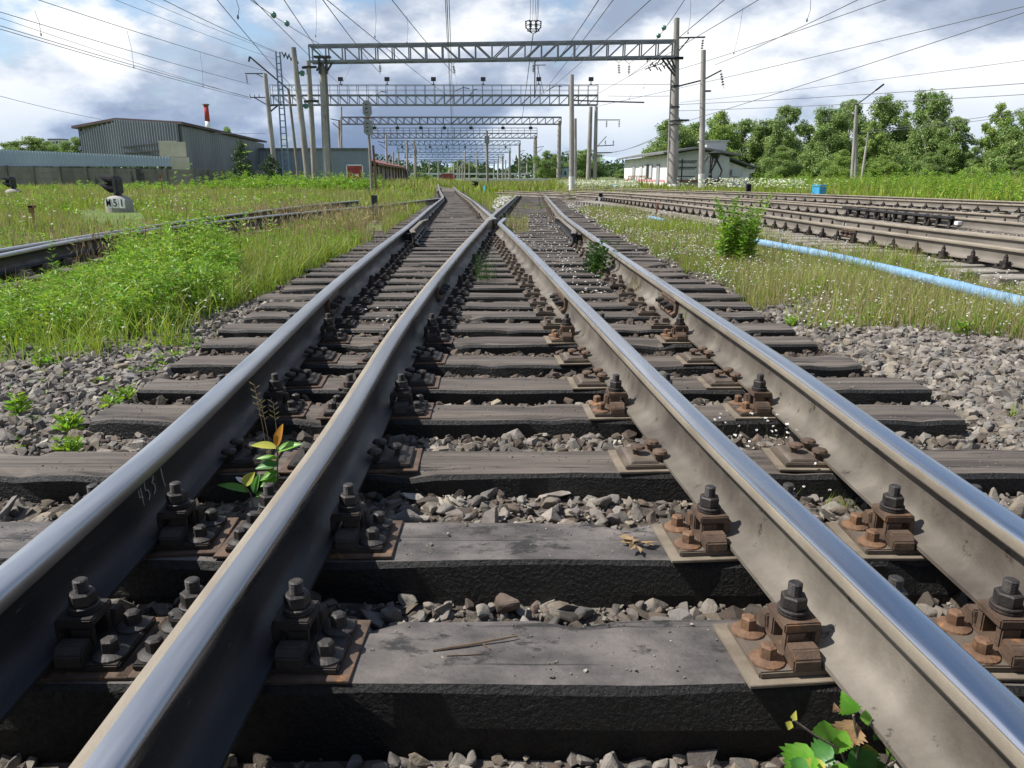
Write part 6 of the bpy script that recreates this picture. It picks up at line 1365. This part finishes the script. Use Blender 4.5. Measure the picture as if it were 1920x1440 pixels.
for (k, px, py, Y, hh, lab, wx) in TR: plant_tree(k, px, py, Y, hh, lab, 'tree', g, None, wx)
for (k, px, py, Y, hh, lab, wx, nm, cat) in (('c1', 450, 262, 68, 7, 'dark conical young tree against the shed wall', .95, 'young_tree', 'tree'), ('c1', 508, 290, 72, 7, 'dark bush at the far corner of the shed', 1.6, 'bush', 'bush'),
      ('t1', 1025, 283, 150, 9, 'round bright tree left of the pole beyond the third gantry', 1.2, 'tree', 'tree'), ('t2', 1040, 292, 155, 9, 'pale tree beside the light blue hut', 1.1, 'tree', 'tree'), ('t1', 1100, 280, 170, 9, 'dark tree mass behind the double pole of the second gantry', 1.6, 'tree', 'tree'), ('t1', 1085, 290, 175, 9, 'dark tree between two thin poles', 1.4, 'tree', 'tree'),
      ('s1', 785, 322, 120, 2.6, 'green bush at the end of the freight house', 1.6, 'bush', 'bush'), ('s1', 800, 328, 130, 2.6, 'small bush right of the freight house bush', 1.8, 'bush', 'bush'), ('s1', 1590, 335, 52, 2.6, 'dense dark bush at the foot of the lamp pole', 1.3, 'bush', 'bush'), ('s1', 1745, 330, 48, 2.6, 'tangled bush on the bank near the birches', 1.4, 'bush', 'bush'),
      ('s1', 1830, 312, 60, 2.6, 'rounded pale bush beside the white birch trunk', 1.3, 'bush', 'bush'), ('t1', 862, 300, 420, 9, 'far tree beside the pale tower block', 1.8, 'tree', 'tree'), ('t1', 878, 305, 430, 9, 'far tree right of the tower block trees', 1.8, 'tree', 'tree'),
      ('t1', 60, 257, 170, 9, 'left tree above the blue grey fence', 1.5, 'tree', 'tree'), ('t1', 20, 266, 165, 9, 'tree at the left edge above the fence', 1.5, 'tree', 'tree'), ('t1', 85, 266, 180, 9, 'tree left of the pale house roof', 1.4, 'tree', 'tree'), ('t1', 140, 258, 150, 9, 'tree just left of the shed', 1.2, 'tree', 'tree'), ('t1', 425, 240, 300, 9, 'tree top peeping over the shed roof', .7, 'tree', 'tree'),
      ('t1', 1165, 318, 190, 9, 'dark distant tree left of the white house', 1.5, 'tree', 'tree'), ('t1', 1195, 322, 200, 9, 'distant tree touching the house roof end', 1.5, 'tree', 'tree')):
    plant_tree(k, px, py, Y, hh, lab, cat, None, nm, wx)
for v_ in P_.values():
    for ch in list(v_.children): bpy.data.objects.remove(ch)
    bpy.data.objects.remove(v_)
# far wood and low hills
n = 60000; x = rng.uniform(-420, 520, n); y = rng.uniform(430, 620, n); h = 7 + 5 * np.sin(x * .05) * np.sin(x * .013 + 1) + 3 * np.sin(x * .21) + rng.uniform(-3, 2, n)
z = rng.uniform(0, 1, n) ** .6 * np.maximum(h + (np.abs(x) > 80) * 3, 3); V, Fc = leaves(np.stack([x, y, z], -1), rng.uniform(1.2, 3, n), rng.uniform(1, 2.2, n)); tag(fast('far_wood', V, Fc, 'tree_leaf_dark'), 'dark line of distant woods along the horizon', 'woods', kind='stuff')
b = MB()
prev = None
xs_ = np.linspace(-2200, 2600, 60); V = []
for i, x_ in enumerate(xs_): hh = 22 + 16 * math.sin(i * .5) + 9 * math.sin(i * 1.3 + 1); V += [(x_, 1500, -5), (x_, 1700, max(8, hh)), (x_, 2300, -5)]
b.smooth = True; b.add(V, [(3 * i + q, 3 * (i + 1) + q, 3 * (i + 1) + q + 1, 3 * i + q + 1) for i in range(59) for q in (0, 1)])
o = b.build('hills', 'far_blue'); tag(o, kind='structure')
# pale footbridge / platform edge across the far end
e = empty('overpass', (0, 300, 0), 0, 'long pale low overpass crossing behind the far poles', 'overpass'); a, c = at(770, 326, 300), at(990, 332, 300)
b = MB(); b.box(((a.x + c.x) / 2, 0, a.z), (c.x - a.x, 5, .7)); b.build('deck', 'far_wall', e)
for k in range(9): q = MB(); q.box((a.x + (c.x - a.x) * k / 8, 0, a.z / 2), (1, 3, a.z)); q.build('pier', 'old_concrete', e)
c = at(1030, 337, 130); b = MB(); b.box((0, 0, 0), (32, 3, .35)); tag(b.build('road_barrier', 'far_wall', None, (c.x + 2, 130, c.z)), 'long pale barrier below the light blue hut', 'barrier')
